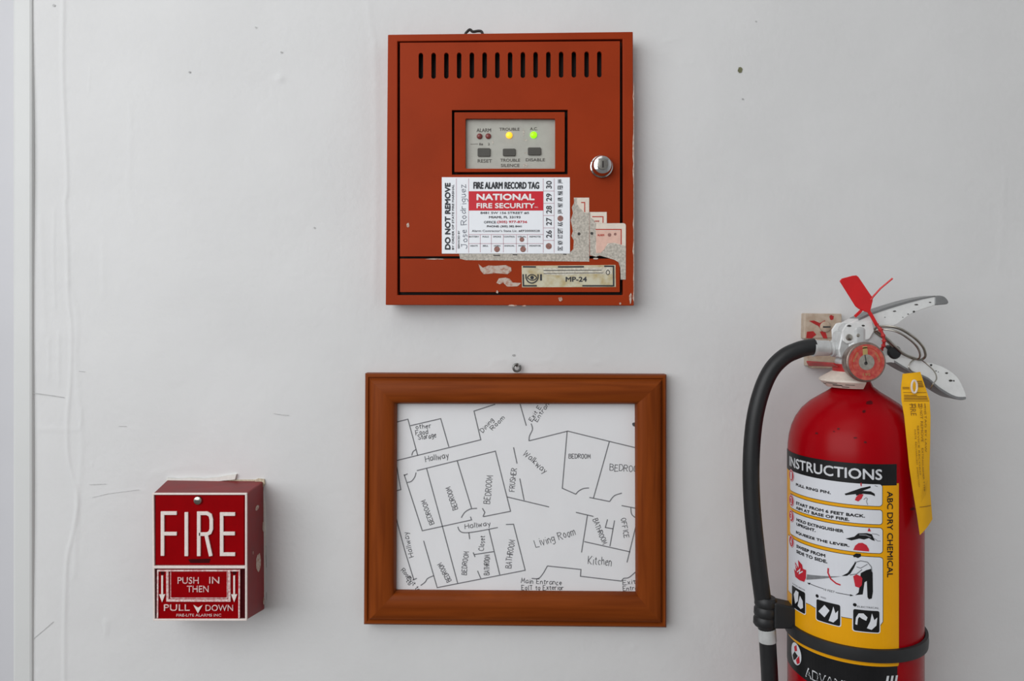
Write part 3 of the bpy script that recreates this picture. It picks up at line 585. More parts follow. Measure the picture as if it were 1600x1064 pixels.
# eye screw the frame hangs from
hk = thing('eye_screw', 'small steel eye screw in the wall above the wooden picture frame', 'screw', Wp(807, 580, 0))
ce = Wp(807.5, 574.5, .006); rE = 5.5/F*(D-.006)
MB().tube([ce+Vector((rE*math.cos(a), -.001*math.sin(a*.5), rE*math.sin(a))) for a in [i*2*math.pi/22+1.2 for i in range(21)]], .0012, 8).build('eye', 'steel', hk, smooth=True)
MB().tube([ce+Vector((0, .0085, rE*.6)), ce+Vector((0, .002, rE*.9)), ce+Vector((0, -.001, rE*.6))], .0014, 8).build('shank', 'steel', hk, smooth=True)

# ------------------------------------------------------------------ fire extinguisher
RC, XC, YC = .058, .31114, -(D-.7098)
TA = -YC
ex = thing('fire_extinguisher', 'red dry chemical fire extinguisher with yellow instruction label and black hose', 'fire extinguisher', (XC, YC, H-.45))
def zpx(y): return -(y-CY)/F*(D-TA)
prof = [(.012, -.45), (.05, -.45), (.0565, -.445), (.058, -.436), (.058, zpx(712)), (.0577, zpx(697)), (.0566, zpx(682)), (.0545, zpx(668)), (.051, zpx(654)), (.0455, zpx(640)), (.038, zpx(628)), (.030, zpx(619)), (.0225, zpx(611)), (.0165, zpx(603)), (.0145, zpx(596)), (.0145, zpx(575))]
prof_body = prof[3:]
MB().lathe((XC, YC, H), (0, 0, 1), prof, 96).build('cylinder', 'ext_red', ex, smooth=True)
def cyl_hit(px, py):
    dx = (px-CX)/F; dz = -(py-CY)/F; dc = D-TA
    A = dx*dx+1; B = -2*(dx*XC+dc); C_ = XC*XC+dc*dc-RC*RC; s_ = (-B-math.sqrt(max(0, B*B-4*A*C_)))/(2*A)
    return math.atan2(dx*s_-XC, dc-s_)*RC*1000, dz*s_*1000
def uvf(x, y, h=0.0): return Vector((x/1000, -h, y/1000))           # label coordinates in mm (u around, v up)
def uvd(x, y, h=0.0): return Vector((x/1000, -h, -y/1000))          # the same with v pointing down, for text and strokes
def c5(x, y): u, v = cyl_hit(1210+x/6.648, 690+y/6.648); return u, -v
def c6(x, y): u, v = cyl_hit(1210+x/4.752, 840+y/4.752); return u, -v
def c8(x, y): u, v = cyl_hit(1140+x/2.508, 640+y/2.508); return u, -v
lab = MB().rect(uvd, -112, 130.5, 11.6, 147.5, .0003).rect(uvd, -112, 301.5, 11.6, 332, .0003)
# base label sheet
lb = MB().rect(uvd, -112, 147, 13.6, 301.5, .0002).build('label', 'ext_yellow', ex, cyl=True, label='yellow and black instruction label')
MB().rect(uvd, -112, 130.5, 11.4, 148.6, .0003).build('title_band', 'ext_black', lb, cyl=True)
MB().poly(uvd, [(-112, 301.5), (12, 301.5), (12, 345), (-10, 340), (-57, 331), (-80, 329), (-112, 328)], .0003).build('name_band', 'ext_black', lb, cyl=True)
MB().rect(uvd, -112, 300, 13, 302.2, .00035).build('band_edge', 'ext_yellow', lb, cyl=True)
MB().text(uvd, 'INSTRUCTIONS', -47.5, 139.3, 92, 9.2, 0, .0005, .02).build('title_lettering', 'ext_silver_print', lb, cyl=True)
k = MB(); pl = MB(); bo = MB()
pn = [rrect(-92.5, 147.6, -1.5, 166, 2.5), rrect(-92.5, 169.5, -1.5, 181.5, 2.2), rrect(-92.5, 184.7, -1.2, 206, 2.5)]
p4 = rrect(-92.5, 209.5, -1, 226, 2.5)
p4 = [(-98, 209.5), (-3.5, 209.5), (-1.4, 210.4), (-1, 212), (-1, 264), (-3, 267), (-10, 263.5), (-33, 263.5), (-36, 262), (-57, 262), (-62, 261), (-98, 261)]
for p in pn+[p4]:
    bo.stroke(uvd, p, 1.0, .0003, closed=True)
bo.build('panel_border', 'ext_black', lb, cyl=True)
for p in pn+[p4]: MB().poly(uvd, p, .0004).build('text_panel', 'ext_white', lb, cyl=True)
def tl(mb, s, p0, p1, hh, bold=.045):
    (u0, v0), (u1, v1) = p0, p1
    mb.text(uvd, s, (u0+u1)/2, (v0+v1)/2, u1-u0, hh, 0, .0006, bold)
tl(k, 'PULL RING PIN.', c5(230, 450), c5(588, 522), 2.6)
tl(k, 'START FROM 6 FEET BACK.', c5(230, 640), c5(940, 765), 2.8); tl(k, 'AIM AT BASE OF FIRE.', c5(230, 690), c5(780, 800), 2.8)
tl(k, 'HOLD EXTINGUISHER', c5(235, 810), c5(720, 925), 2.8); tl(k, 'UPRIGHT.', c5(235, 862), c5(432, 914), 2.8); tl(k, 'SQUEEZE THE LEVER.', c8(262, 482), c8(470, 530), 2.8)
tl(k, 'SWEEP FROM', c6(168, 65), c6(380, 130), 3.0); tl(k, 'SIDE TO SIDE.', c6(168, 100), c6(395, 178), 3.0)
k.text(uvd, 'ABC DRY CHEMICAL', 5.2, 190, 73, 5.2, -90, .0005, .015)
k.build('lettering', 'ext_black', lb, cyl=True)
for v, s in [(152, '1'), (175, '2'), (189.3, '3'), (212.7, '4')]:
    MB().disc(uvd, -89, v, 5.6, .00055, 24).build('number_badge', 'ext_red_print', lb, cyl=True)
    MB().text(uvd, s, -89, v, 3.2, 7, 0, .0007, .03).stroke(uvd, [(-89+5*math.cos(i*.2618), v+5*math.sin(i*.2618)) for i in range(24)], .5, .0007, closed=True).build('number', 'ext_white', lb, cyl=True)
# pictograms
g = Split('pictogram_shading', 'ext_grey_print', lb, cyl=True); gd = Split('pictogram_figure', 'ext_black', lb, cyl=True); gr = Split('pictogram_flame', 'ext_red_print', lb, cyl=True); gw = Split('pictogram_light', 'ext_white', lb, cyl=True)
def P(fn, pts): return [fn(x, y) for x, y in pts]
# panel 1: valve and hand
gd.poly(uvd, P(c5, [(730, 540), (830, 505), (900, 480), (995, 460), (998, 478), (900, 515), (870, 540), (800, 548), (740, 556)]), .0006)
gd.poly(uvd, P(c5, [(840, 530), (920, 510), (1000, 515), (1040, 540), (1042, 565), (1000, 548), (920, 540), (850, 560)]), .0006)
g.stroke(uvd, P(c5, [(925, 600), (950, 580), (965, 590), (955, 620), (968, 655)]), .5, .0006).stroke(uvd, P(c5, [(1040, 455), (1070, 465)]), .5, .0006)
gr.poly(uvd, P(c5, [(850, 570), (880, 545), (925, 545), (905, 590), (870, 620), (835, 605)]), .0007).poly(uvd, P(c5, [(890, 430), (905, 425), (906, 460), (896, 462)]), .0007)
# panel 3
gd.poly(uvd, P(c5, [(740, 1005), (830, 985), (870, 950), (960, 948), (1010, 960), (1042, 1030), (1010, 1020), (980, 1000), (930, 1015), (880, 1005), (800, 1025)]), .0006)
g.stroke(uvd, P(c5, [(1010, 955), (1060, 960), (1088, 975)]), .5, .0006).stroke(uvd, P(c5, [(1030, 1000), (1070, 1030), (1100, 1030)]), .5, .0006).stroke(uvd, P(c5, [(880, 965), (950, 968), (1000, 990)]), .9, .0007)
gr.poly(uvd, P(c8, [(485, 548), (492, 532), (505, 522), (520, 521), (536, 530), (545, 545), (546, 555), (484, 549)]), .0007).poly(uvd, P(c5, [(965, 930), (978, 895), (985, 895), (1000, 930)]), .0007)
# panel 4: flames, spray, person sweeping, distance line
gr.poly(uvd, P(c6, [(150, 230), (165, 250), (158, 180), (185, 225), (180, 165), (210, 200), (215, 230), (240, 240), (238, 300), (225, 328), (190, 315), (160, 290)]), .0007)
gw.stroke(uvd, P(c6, [(175, 255), (195, 235), (190, 265), (215, 250)]), 1.0, .0008).stroke(uvd, P(c6, [(165, 200), (172, 225)]), .8, .0008)
g.poly(uvd, P(c6, [(245, 272), (500, 286), (240, 312)]), .0006)
gr.stroke(uvd, P(c6, [(402, 225), (400, 260), (420, 305), (460, 338), (492, 350)]), 1.3, .0007)
gd.stroke(uvd, P(c6, [(255, 337), (365, 378)]), .5, .0006).stroke(uvd, P(c6, [(455, 405), (580, 428)]), .5, .0006).poly(uvd, P(c6, [(246, 334), (272, 335), (262, 350)]), .0006).poly(uvd, P(c6, [(588, 428), (562, 418), (562, 434)]), .0006)
tl(gd, '10 FEET', c6(368, 380), c6(450, 405), 1.8, .0)
gd.poly(uvd, P(c6, [(583, 130), (605, 115), (640, 118), (642, 138), (620, 150), (600, 142), (590, 145)]), .0007)
gd.poly(uvd, P(c6, [(500, 284), (545, 260), (590, 195), (600, 175), (610, 180), (590, 225), (565, 265), (540, 282)]), .0006)
gd.poly(uvd, P(c6, [(640, 262), (680, 240), (715, 230), (728, 260), (730, 400), (722, 450), (700, 456), (690, 440), (685, 320), (668, 330), (655, 420), (600, 425), (625, 405), (632, 350)]), .0006)
gw.poly(uvd, P(c6, [(600, 150), (630, 150), (690, 175), (720, 215), (716, 235), (660, 250), (610, 262), (585, 262), (600, 225), (590, 190)]), .0005)
g.stroke(uvd, P(c6, [(600, 182), (640, 170), (690, 180), (718, 215), (722, 250)]), .7, .0007).stroke(uvd, P(c6, [(610, 215), (640, 225), (690, 195)]), .6, .0007).stroke(uvd, P(c6, [(560, 275), (610, 268), (650, 235)]), .7, .0007)
gr.poly(uvd, P(c6, [(585, 285), (608, 270), (640, 285), (652, 300), (648, 350), (630, 370), (600, 360)]), .0008)
# pictogram squares
sq = Split('pictogram_square', 'ext_black', lb, cyl=True); sqb = Split('pictogram_edge', 'ext_white', lb, cyl=True)
for p in [[(135, 360), (232, 398), (235, 562), (133, 512)], [(315, 455), (490, 498), (488, 662), (312, 600)], [(585, 525), (778, 545), (775, 705), (588, 685)]]:
    q = P(c6, p); u0, u1 = q[0][0], q[1][0]; v0, v1 = min(q[0][1], q[1][1]), max(q[2][1], q[3][1])
    vm0 = (q[0][1]+q[1][1])/2; vm1 = (q[2][1]+q[3][1])/2
    sqb.poly(uvd, rrect(u0-.8, vm0-.8, u1+.8, vm1+.8, 2), .0005); sq.poly(uvd, rrect(u0, vm0, u1, vm1, 1.6), .0006)
gw.poly(uvd, P(c6, [(330, 545), (375, 498), (412, 540), (375, 590)]), .0008).poly(uvd, P(c6, [(405, 615), (425, 560), (440, 510), (455, 560), (475, 540), (472, 600), (440, 628)]), .0008)
gw.poly(uvd, P(c6, [(600, 640), (605, 590), (625, 560), (660, 560), (690, 590), (680, 615), (650, 600), (630, 585), (620, 600), (615, 645)]), .0008).poly(uvd, P(c6, [(685, 670), (710, 620), (722, 560), (740, 610), (762, 590), (755, 650), (720, 682)]), .0008)
gw.poly(uvd, P(c6, [(150, 420), (165, 390), (185, 405), (180, 470), (160, 490)]), .0008).poly(uvd, P(c6, [(178, 505), (195, 430), (215, 470), (218, 520), (200, 530)]), .0008)
for fn, x, y in [(c6, 320, 432), (c6, 597, 497)]: u, v = fn(x, y); gd.disc(uvd, u, v, 1.5, .0006, 12)
tl(gd, 'WOOD', c6(345, 440), c6(385, 450), 1.4, 0); tl(gd, 'ELECTRICAL', c6(615, 505), c6(775, 525), 1.4, 0); tl(gd, 'LIQUIDS', c6(140, 345), c6(230, 385), 1.4, 0)
# badge and name below the strap
MB().disc(uvd, -80.5, 312.5, 8.3, .0005, 28, ry=9.8).build('badge', 'ext_white', lb, cyl=True)
MB().poly(uvd, [(-83, 307), (-79, 304), (-78, 309), (-82, 311)], .0007).poly(uvd, [(-80, 318), (-75, 312), (-74, 318), (-78, 321)], .0007).build('badge_red', 'ext_red_print', lb, cyl=True)
MB().poly(uvd, [(-86, 316), (-82, 311), (-77, 313), (-80, 317), (-84, 320)], .00068).build('badge_figure', 'ext_black', lb, cyl=True)
k = MB().text(uvd, 'ADVANTAGE', -37, 322.5, 60, 9, 0, .0005, .01)
for i in range(3): k.poly(uvd, [(-.5+i*4, 326), (2.5+i*4, 310), (4.5+i*4, 310), (1.5+i*4, 326)], .0005)
k.build('name_lettering', 'ext_silver_print', lb, cyl=True)
MB().text(uvd, 'ADVANTAGE', -37, 322.5, 58.0, 7.0, 0, .0008, 0).build('name_inlay', 'ext_black', lb, cyl=True)
def ext_hit(px, py):                    # where a sight line meets the cylinder or its domed shoulder
    d0 = Vector(((px-CX)/F, 1, -(py-CY)/F)); zr = [(h_, r_) for r_, h_ in prof_body]
    for q in range(2600):
        p = Vector((0, -D, H))+d0*(.60+q*.0001); z_ = p.z-H
        r_ = np.interp(z_, [a for a, _ in zr], [b_ for _, b_ in zr])
        if math.hypot(p.x-XC, p.y-YC) < r_+.0003: return p
    return p
rs = random.Random(11)
for x, y, rx, ry in [(1358, 629, 6, 3.2), (1350, 643, 3, 2.4), (1310, 670, 2.4, 1.6), (1276, 677, 2.6, 1.8), (1336, 684, 3.2, 1.2), (1352, 691, 2.6, 1.6), (1303, 674, 2, 1), (1426, 795, 4, 2.4)]:
    ring_ = [ext_hit(x+rx*(.7+.5*rs.random())*math.cos(a), y+ry*(.7+.5*rs.random())*math.sin(a)) for a in [i*math.pi/5 for i in range(10)]]
    MB().add(ring_, [tuple(range(10))]).build('soot_mark', 'soot', ex, fix=False)
# strap with hose clip
st_ = MB(); n = 96
ring = [(RC+.0006, -.2985), (RC+.0030, -.2982), (RC+.0034, -.293), (RC+.0030, -.2875), (RC+.0006, -.2872)]
for r_, h_ in ring:
    for q in range(n): a = 2*math.pi*q/n; st_.v.append(Vector((XC+r_*math.cos(a), YC+r_*math.sin(a), H+h_)))
st_.f = [(i*n+q, i*n+(q+1) % n, ((i+1) % 5)*n+(q+1) % n, ((i+1) % 5)*n+q) for i in range(5) for q in range(n)]
strap = st_.build('strap', 'strap_black', ex, smooth=True)
# hose
TH = TA
hp = [Wp(x, y, TH) for x, y in [(1273, 541.5), (1262, 543), (1247, 547), (1226, 557), (1206, 577), (1191, 608), (1180, 650), (1174.5, 700), (1173.5, 750), (1176, 800), (1181, 850), (1187, 900), (1193, 945), (1198, 985), (1201, 1030), (1203, 1070), (1204, 1120)]]
MB().tube(catmull(hp, 6), 12.9/F*(D-TH), 20).build('hose', 'rubber', ex, smooth=True)
ra = 13.6/F*(D-TH)
pa, pb = Wp(1198, 981, TH), Wp(1199.5, 1003, TH); dv = (pb-pa)
MB().lathe(pa, dv, [(ra*.9, 0), (ra, .0008), (ra, dv.length-.0008), (ra*.9, dv.length)], 28).build('hose_ferrule', 'cast_metal', ex, smooth=True)
# clip gripping the hose: body round the hose with ribs, arm to the strap
zc = Wp(0, 955, TH).z; xc_ = Wp(1194, 955, TH).x; ro = 17/F*(D-TH)
cl = MB().lathe((xc_, -TH, zc-.0135), (0.06, 0, 1), [(ro*.85, 0), (ro, .002), (ro, .007), (ro*.9, .009), (ro, .011), (ro, .016), (ro*.9, .018), (ro, .020), (ro, .025), (ro*.85, .027)], 28)
cl.build('hose_clip', 'strap_black', strap, smooth=True)
a0 = Wp(1205, 955, TH); xe = XC-RC*.93
MB().add([(a0.x, YC-.009, zc-.013), (xe, YC-.009, zc-.013), (xe, YC+.009, zc-.013), (a0.x, YC+.009, zc-.013), (a0.x, YC-.009, zc+.011), (xe, YC-.009, zc+.006), (xe, YC+.009, zc+.006), (a0.x, YC+.009, zc+.011)], [(0, 1, 2, 3), (4, 5, 6, 7), (0, 1, 5, 4), (1, 2, 6, 5), (2, 3, 7, 6), (3, 0, 4, 7)]).build('clip_arm', 'strap_black', strap, bevel=.0015)
# valve
vb = MB().lathe((XC, YC, H), (0, 0, 1), [(.0125, zpx(600)), (.0135, zpx(592)), (.0135, zpx(578)), (.0165, zpx(576)), (.0165, zpx(562)), (.0135, zpx(556)), (.0135, zpx(512)), (.010, zpx(505))], 32)
C7 = plane(1230, 410, 4.434, TA)
vb.prism(C7, [(345, 480), (430, 470), (560, 470), (620, 520), (640, 580), (690, 615), (690, 680), (600, 660), (420, 650), (330, 660), (320, 600)], -.010, .010)
valve = vb.build('valve_body', 'cast_metal', ex, bevel=.002)
yv = C7(0, 0, 0).y; pA = C7(322, 595); pB = C7(178, 592); dv = pB-pA; Lh = dv.length
MB().lathe(pA, dv, [(.006, -.004), (.0075, 0), (.0075, .002), (.0062, .0025), (.0062, .004), (.0072, .005), (.0074, Lh-.003), (.0080, Lh-.002), (.0080, Lh)], 28).build('hose_fitting', 'cast_metal', ex, smooth=True)
def channel(top, bot, hw_, th=.0016):
    """bent sheet lever: a top skin between two side flanges"""
    mb = MB(); prof_ = top+bot[::-1]
    mb.prism(C7, prof_, hw_-th, hw_).prism(C7, prof_, -hw_, -hw_+th)
    n_ = len(top); low = [(x, y+14) for x, y in top]
    mb.prism(C7, top+low[::-1], -hw_+th*.5, hw_-th*.5)
    return mb
top = cm2([(400, 420), (470, 384), (560, 344), (680, 303), (800, 268), (900, 246), (985, 234)], 4); bot = cm2([(420, 455), (520, 460), (600, 450), (700, 440), (780, 388), (850, 344), (985, 298)], 4)
lv = channel(top, bot, .010).build('squeeze_lever', 'lever_white', ex, bevel=.0009)
MB().prism(C7, cm2([(980, 234), (1020, 231), (1052, 241), (1074, 268), (1070, 288), (1030, 294), (980, 298)], 4), -.0102, .0102).build('lever_tip', 'lever_grey', lv, bevel=.0025)
MB().prism(C7, cm2([(460, 386), (560, 341), (680, 300), (800, 265), (900, 243), (985, 231)], 3)+cm2([(460, 402), (560, 358), (680, 317), (800, 281), (900, 255), (985, 238)], 3)[::-1], -.0095, .0109).build('lever_spine', 'lever_grey', lv, bevel=.0006)
FK = [(342, 470), (372, 425), (400, 418), (545, 405), (560, 470), (528, 528), (375, 560), (347, 540)]
fk = MB().prism(C7, FK, .0105, .0125).build('lever_fork', 'lever_white', ex, bevel=.0006)
MB().prism(C7, FK, -.0125, -.0105).build('lever_fork', 'lever_white', ex, bevel=.0006)
for x, y, r_ in [(388, 516, 24), (448, 502, 14)]:
    MB().lathe(C7(x, y, .0125), (0, -1, 0), [(r_/4.434/F*(D-TA), 0), (r_*.85/4.434/F*(D-TA), .001), (r_*.3/4.434/F*(D-TA), .0014)], 16).build('rivet', 'chrome_worn', fk, smooth=True)
sp = MB()
for x, y, r_, ry in [(388, 438, 17, 8), (484, 436, 12, 7), (438, 531, 7, 5)]: sp.blob(C7, x, y, r_, .0128, ry=ry)
sp.build('speck', 'speck', fk, fix=False)
sp = MB()
for x, y, r_, ry in [(706, 338, 12, 5), (854, 293, 15, 5), (838, 341, 10, 8), (948, 278, 9, 4), (762, 380, 5, 3), (798, 358, 7, 4), (640, 380, 5, 3)]: sp.blob(C7, x, y, r_, .0103, ry=ry)
sp.build('speck', 'speck', lv, fix=False)
# carry handle
top = cm2([(640, 640), (700, 643), (790, 662), (900, 690), (955, 692), (1050, 728), (1130, 788), (1178, 878), (1190, 922)], 4); bot = cm2([(640, 690), (700, 690), (780, 738), (850, 772), (930, 806), (1000, 872), (1095, 928), (1150, 942), (1186, 936)], 4)
ch = channel(top, bot, .011).build('carry_handle', 'lever_white', ex, bevel=.0009)
MB().prism(C7, cm2([(700, 672), (780, 722), (850, 756), (930, 790), (1000, 850), (1095, 908), (1150, 922), (1188, 920)], 3)+cm2([(700, 692), (780, 742), (850, 775), (930, 809), (1000, 874), (1095, 930), (1150, 944), (1187, 938)], 3)[::-1], -.0105, .0122).build('handle_edge', 'lever_grey', ch, bevel=.0006)
sp = MB()
for x, y, r_, ry in [(952, 705, 9, 8), (1058, 760, 12, 7), (1084, 812, 13, 9), (1107, 812, 6, 6), (985, 745, 6, 4), (1000, 752, 4, 4)]: sp.blob(C7, x, y, r_, .0113, ry=ry)
sp.build('speck', 'speck', ch, fix=False)
# gauge
TG = .104
CG = plane(1230, 410, 4.434, TG); mg = (D-TG)/F/4.434
gc = CG(540, 690)
ga = MB().lathe(gc, (0, 1, 0), [(126*mg, -.0025), (136*mg, -.0018), (140*mg, 0), (140*mg, .002), (132*mg, .004), (128*mg, .0105), (90*mg, .013), (60*mg, .013), (60*mg, .026)], 48).build('pressure_gauge', 'gauge_rim', ex, smooth=True)
fg = plane(1230, 410, 4.434, TG); zz = .0027
MB().disc(fg, 540, 690, 124, zz, 40).build('gauge_dial', 'gauge_red', ga, fix=False)
MB().stroke(fg, [(540+100*math.cos(a), 690+100*math.sin(a)) for a in [math.radians(x) for x in range(150, 400, 10)]], 7, zz+.0002).build('gauge_scale', 'sticker_red', ga, fix=False)
MB().prism(fg, [(512, 580), (545, 580), (548, 645), (515, 645)], zz, zz+.0002).build('gauge_band', 'gauge_tan', ga)
MB().pdisc(fg, 540, 690, 54, zz, zz+.0003, 28).build('gauge_centre', 'gauge_grey', ga)
k = MB().disc(fg, 534, 697, 12, zz+.0006, 14).prism(fg, [(534, 700), (525, 640), (530, 638), (540, 694)], zz+.0004, zz+.0006)
k.build('gauge_needle', 'speck', ga, fix=False)
k = MB()
for a, s in [(205, 'RECHARGE'), (335, 'OVERCHARGED')]:
    a = math.radians(a); k.text(fg, s, 540+84*math.cos(a), 690+84*math.sin(a), 70, 13, -math.degrees(a)+(90 if s[0] == 'R' else -90)+180, zz+.0003)
k.text(fg, '195', 540, 775, 50, 18, 0, zz+.0003)
k.build('gauge_lettering', 'gauge_tan', ga, fix=False)
# neck collar label
co = MB(); na = 30; cp = [(.0172, zpx(578)), (.0300, zpx(591)), (.0302, zpx(594)), (.0235, zpx(604)), (.0228, zpx(603)), (.0285, zpx(593)), (.0172, zpx(581))]
for q in range(na+1):
    a = math.radians(-150+146*q/na)
    for r_, h_ in cp: co.v.append(Vector((XC+r_*math.sin(a), YC-r_*math.cos(a), H+h_)))
nc = len(cp); co.f = [(q*nc+i, q*nc+(i+1) % nc, (q+1)*nc+(i+1) % nc, (q+1)*nc+i) for q in range(na) for i in range(nc)]+[tuple(range(nc)), tuple(range(na*nc+nc-1, na*nc-1, -1))]
co = co.build('neck_collar', 'collar_paper', ex, smooth=True)
cpr = Split('collar_print', 'speck', co, fix=False)
for a0, a1, s0, s1 in [(-78, -52, .18, .26), (-64, -44, .42, .56), (-95, -82, .4, .5), (-38, -22, .3, .38), (-46, -32, .66, .76)]:
    pts_ = []
    for s_, aa in ((s0, range(7)), (s1, range(6, -1, -1))):
        for q in aa:
            a = math.radians(a0+(a1-a0)*q/6); r_ = .0302+(.0235-.0302)*s_+.0003; pts_.append(Vector((XC+r_*math.sin(a), YC-r_*math.cos(a), H+zpx(594+10*s_)-.0003)))
    cpr.add(pts_, [tuple(range(14))])
MB().lathe((XC, YC, H), (0, 0, 1), [(.0168, zpx(586)), (.0185, zpx(582)), (.0185, zpx(572)), (.0168, zpx(568))], 40).build('neck_ring', 'bracket_red', ex, smooth=True)
# pull pin with its ring
pp = MB().tube(catmull([C7(x, y, h) for x, y, h in [(560, 458, .013), (598, 440, .020), (675, 452, .026), (760, 505, .028), (830, 565, .026), (868, 615, .022), (882, 648, .018), (862, 668, .015), (825, 655, .014), (760, 630, .014), (700, 580, .014), (630, 510, .013)]], 6, True), .0012, 8, closed=True)
pp.tube(catmull([C7(x, y, h) for x, y, h in [(565, 475, .012), (610, 460, .017), (680, 476, .022), (760, 530, .024), (815, 585, .023), (850, 640, .018), (838, 664, .014), (780, 642, .012), (710, 600, .012), (640, 535, .012)]], 6, True), .0010, 8, closed=True)
pin = pp.build('pull_pin_ring', 'chrome_worn', ex, smooth=True)
MB().lathe(C7(702, 618, .0075), (0, -1, 0), [(.0062, -.008), (.0062, .004), (.005, .0055), (.002, .006)], 20).build('pin_head', 'rubber', pin, smooth=True)

# ------------------------------------------------------------------ wall bracket
wb = thing('wall_bracket', 'beige painted steel bracket screwed to the wall behind extinguisher valve', 'bracket', Wp(1285, 530, 0))
TBk = .010
CB = plane(1230, 410, 4.434, TBk)
pt = MB().prism(CB, [(122, 352), (378, 356), (380, 522), (118, 528)], -TBk, 0).build('hook_plate', 'beige_paint', wb, bevel=.0008)
xyz_box(XC-.02, XC+.012, -TBk+.001, 0, H+zpx(579), CB(0, 520).z).build('hook_stem', 'beige_paint', wb, bevel=.0005)
xl, xr = XC-.016, XC+.016
xyz_box(xl, xr, YC+RC+.0003, 0, H-.36, H-.13).build('back_strap', 'beige_paint', wb, bevel=.0008)
xyz_box(XC-.016, XC+.022, -TBk-.002, 0, zpx(583)+H, zpx(570)+H).build('shelf_arm', 'beige_paint', wb, bevel=.0005)
# fork prongs either side of the neck
for sx in (-1, 1):
    MB().add([(XC+sx*.0192, -TBk-.001, H+zpx(579)), (XC+sx*.0215, -TBk-.001, H+zpx(573)), (XC+sx*.0235, YC-.012, H+zpx(568)), (XC+sx*.0192, YC-.012, H+zpx(572)),
              (XC+sx*.0192, -TBk-.001, H+zpx(576)), (XC+sx*.0215, -TBk-.001, H+zpx(570)), (XC+sx*.0235, YC-.012, H+zpx(565)), (XC+sx*.0192, YC-.012, H+zpx(569))],
             [(0, 1, 2, 3), (4, 5, 6, 7), (0, 1, 5, 4), (1, 2, 6, 5), (2, 3, 7, 6), (3, 0, 4, 7)]).build('fork_prong', 'bracket_red', wb, bevel=.0004)
k = MB().poly(CB, [(150, 405), (185, 402), (225, 420), (262, 400), (250, 440), (235, 470), (215, 440), (185, 425)], .0004).poly(CB, [(135, 480), (180, 476), (200, 500), (170, 526), (130, 524)], .0004).poly(CB, [(225, 480), (262, 472), (278, 526), (250, 526)], .0004).blob(CB, 308, 382, 18, .0004)
k.build('red_paint', 'bracket_red', wb, fix=False)
sw = MB().lathe(CB(262, 446), (0, -1, 0), [(38/4.434/F*(D-TBk), 0), (36/4.434/F*(D-TBk), .0016), (22/4.434/F*(D-TBk), .0028)], 24).build('screw', 'beige_paint', wb, smooth=True)
MB().box(CB, 240, 441, 292, 452, .0026, .0031).build('screw_slot', 'speck', sw)

# ------------------------------------------------------------------ red tamper seal
CS = plane(1230, 410, 4.434, TA+.016)
se = thing('tamper_seal', 'bright red plastic tamper seal looped around the extinguisher lever', 'seal', CS(560, 440))
MB().prism(CS, [(360, 130), (375, 112), (450, 92), (476, 90), (490, 100), (582, 236), (590, 262), (572, 338), (548, 346), (492, 322), (470, 305)], 0, .0014).build('flag', 'seal_red', se, bevel=.0005)
MB().tube([CS(x, y, h) for x, y, h in [(575, 262, .0007), (590, 240, .0007), (640, 180, .002), (715, 112, .004)]], [.0012, .0009, .0008, .0008], 8).build('tail', 'seal_red', se, smooth=True)
MB().stroke(CS, [(560, 335), (585, 375), (618, 435)], 24, 0, .0012).build('loop_strap', 'seal_red', se, bevel=.0003)
MB().stroke(CS, [(515, 330), (490, 355), (468, 376)], 20, -.0005, .0012).build('loop_strap', 'seal_red', se, bevel=.0003)
MB().tube(catmull([CS(x, y, h) for x, y, h in [(618, 432, .0006), (640, 480, .004), (655, 530, .004), (660, 575, .002), (655, 610, -.002)]], 4), [.0013 if i % 3 else .0021 for i in range(17)], 8).build('beaded_strap', 'bracket_red', se, smooth=True)

# ------------------------------------------------------------------ yellow inspection tag
tg = thing('inspection_tag', 'long yellow paper inspection tag wired to the extinguisher carry handle', 'tag', Wp(1445, 835, .112))
le = [(1410.5, 584), (1408, 605), (1408.5, 625), (1413, 650), (1417, 690), (1421, 730), (1427, 770), (1433, 805), (1437.5, 836)]
ri = [(1438, 581), (1446, 605), (1452.5, 625), (1454, 650), (1453.5, 690), (1452.5, 730), (1453.5, 770), (1456, 800), (1457, 811)]
tt = [.094, .101, .109, .119, .127, .1305, .1305, .130, .129]
tr_ = [.093, .098, .105, .113, .119, .122, .122, .121, .120]
def tagf(u, v, h=0.0):                  # u across 0..1, v along 0..1
    q = min(7.9999, max(0, v*8)); i = int(q); a = q-i
    L = lambda A: (A[i][0]*(1-a)+A[i+1][0]*a, A[i][1]*(1-a)+A[i+1][1]*a)
    l_, r_ = L(le), L(ri); t0 = tt[i]*(1-a)+tt[i+1]*a; t1 = tr_[i]*(1-a)+tr_[i+1]*a
    p, q_ = Wp(*l_, t0), Wp(*r_, t1); m_ = p.lerp(q_, u); m_.y -= .0012*math.sin(math.pi*u)+h; return m_
NU, NV = 6, 24
mb = MB()
for h in (0, -.0004):
    for j in range(NV+1):
        for i in range(NU+1): mb.v.append(tagf(i/NU, j/NV, h))
S = (NU+1)*(NV+1)
for j in range(NV):
    for i in range(NU):
        a = j*(NU+1)+i; mb.f += [(a, a+1, a+NU+2, a+NU+1), (S+a, S+a+NU+1, S+a+NU+2, S+a+1)]
bdv = [i for i in range(NU+1)]+[(j+1)*(NU+1)-1 for j in range(1, NV+1)]+[NV*(NU+1)+i for i in range(NU-1, -1, -1)]+[j*(NU+1) for j in range(NV-1, 0, -1)]
mb.f += [(a, S+a, S+b_, b_) for a, b_ in zip(bdv, bdv[1:]+bdv[:1])]
tp = mb.build('tag_paper', 'tag_yellow', tg, smooth=True)
k = MB()
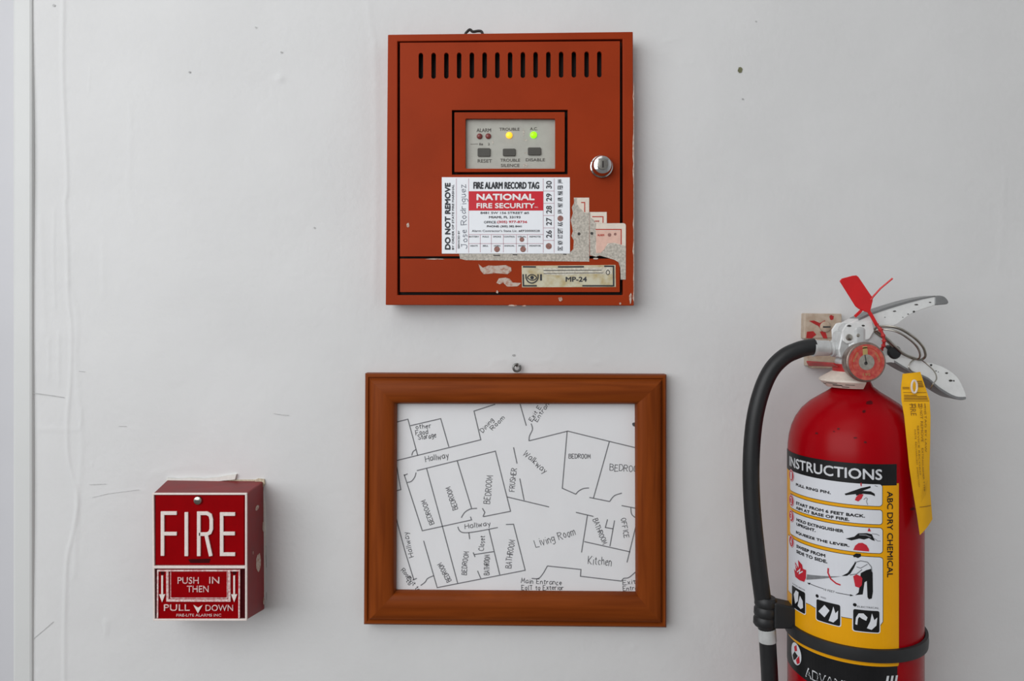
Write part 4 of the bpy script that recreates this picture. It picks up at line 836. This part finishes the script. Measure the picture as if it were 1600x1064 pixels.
def tline(u0, v0, u1, v1, wd):
    n_ = 8; A = [(u0+(u1-u0)*i/n_, v0+(v1-v0)*i/n_) for i in range(n_+1)]
    k.add([tagf(u, v-wd/2, .0005) for u, v in A]+[tagf(u, v+wd/2, .0005) for u, v in A], [(i, i+1, i+n_+2, i+n_+1) for i in range(n_)])
for v in (.175, .255): tline(.06, v, .96, v, .004)
for v in (.125, .138): tline(.04, v, .3, v, .006)
for v in (.075, .09, .105, .118): tline(.62, v, .92, v, .008)
for v in (.2, .213, .228, .24): tline(.08, v, .55 if v < .21 else .93, v, .007)
for v in (.83,): tline(.2, v, .95, v, .004)
for u in (.3, .42, .54, .66, .78): tline(u, .29, u+.03, .29, .03)
k.text(lambda x, y, h: tagf(x, y, .0005), 'INSPECTED', .46, .335, .105, .16, -90, 0, .02) if False else None
def tv(s, u, v0, v1, wd):               # lettering running down the tag
    vv, ff = text_raw(s, .0, 0.0); k.add([tagf(u+y*wd, (v0+v1)/2+x*(v1-v0), .0005) for x, y, z in vv], ff)
tv('DO NOT REMOVE', .62, .28, .5, .1); tv('FIRE', .33, .28, .37, .2); tv('SERVICE RECORD', .46, .42, .66, .07); tv('DATE  RECHARGED  INSPECTED', .34, .44, .72, .06); tv('THIS TAG BY LAW', .78, .3, .55, .08); tv('EXTINGUISHER TYPE', .62, .53, .74, .08)
for i in range(5): tline(.35+.08*i, .80-.01*i, .50+.08*i, .73-.01*i, .003)
k.build('lettering', 'tag_ink', tp, fix=False)
cg = Wp(1428, 604, .1052)
MB().tube([cg+Vector((.0024*math.cos(a), -.0006, .0055*math.sin(a))) for a in [i*2*math.pi/18 for i in range(18)]], .0009, 8, closed=True).build('eyelet', 'collar_paper', tg, smooth=True)
MB().tube(catmull([C7(x, y, h) for x, y, h in [(880, 855, .0285), (880, 820, .032), (912, 785, .030), (922, 742, .024), (905, 700, .017), (870, 668, .014), (830, 668, .013), (800, 690, .0135), (790, 722, .0135), (800, 760, .022)]], 5), .0006, 6).build('wire', 'chrome_worn', tg, smooth=True)
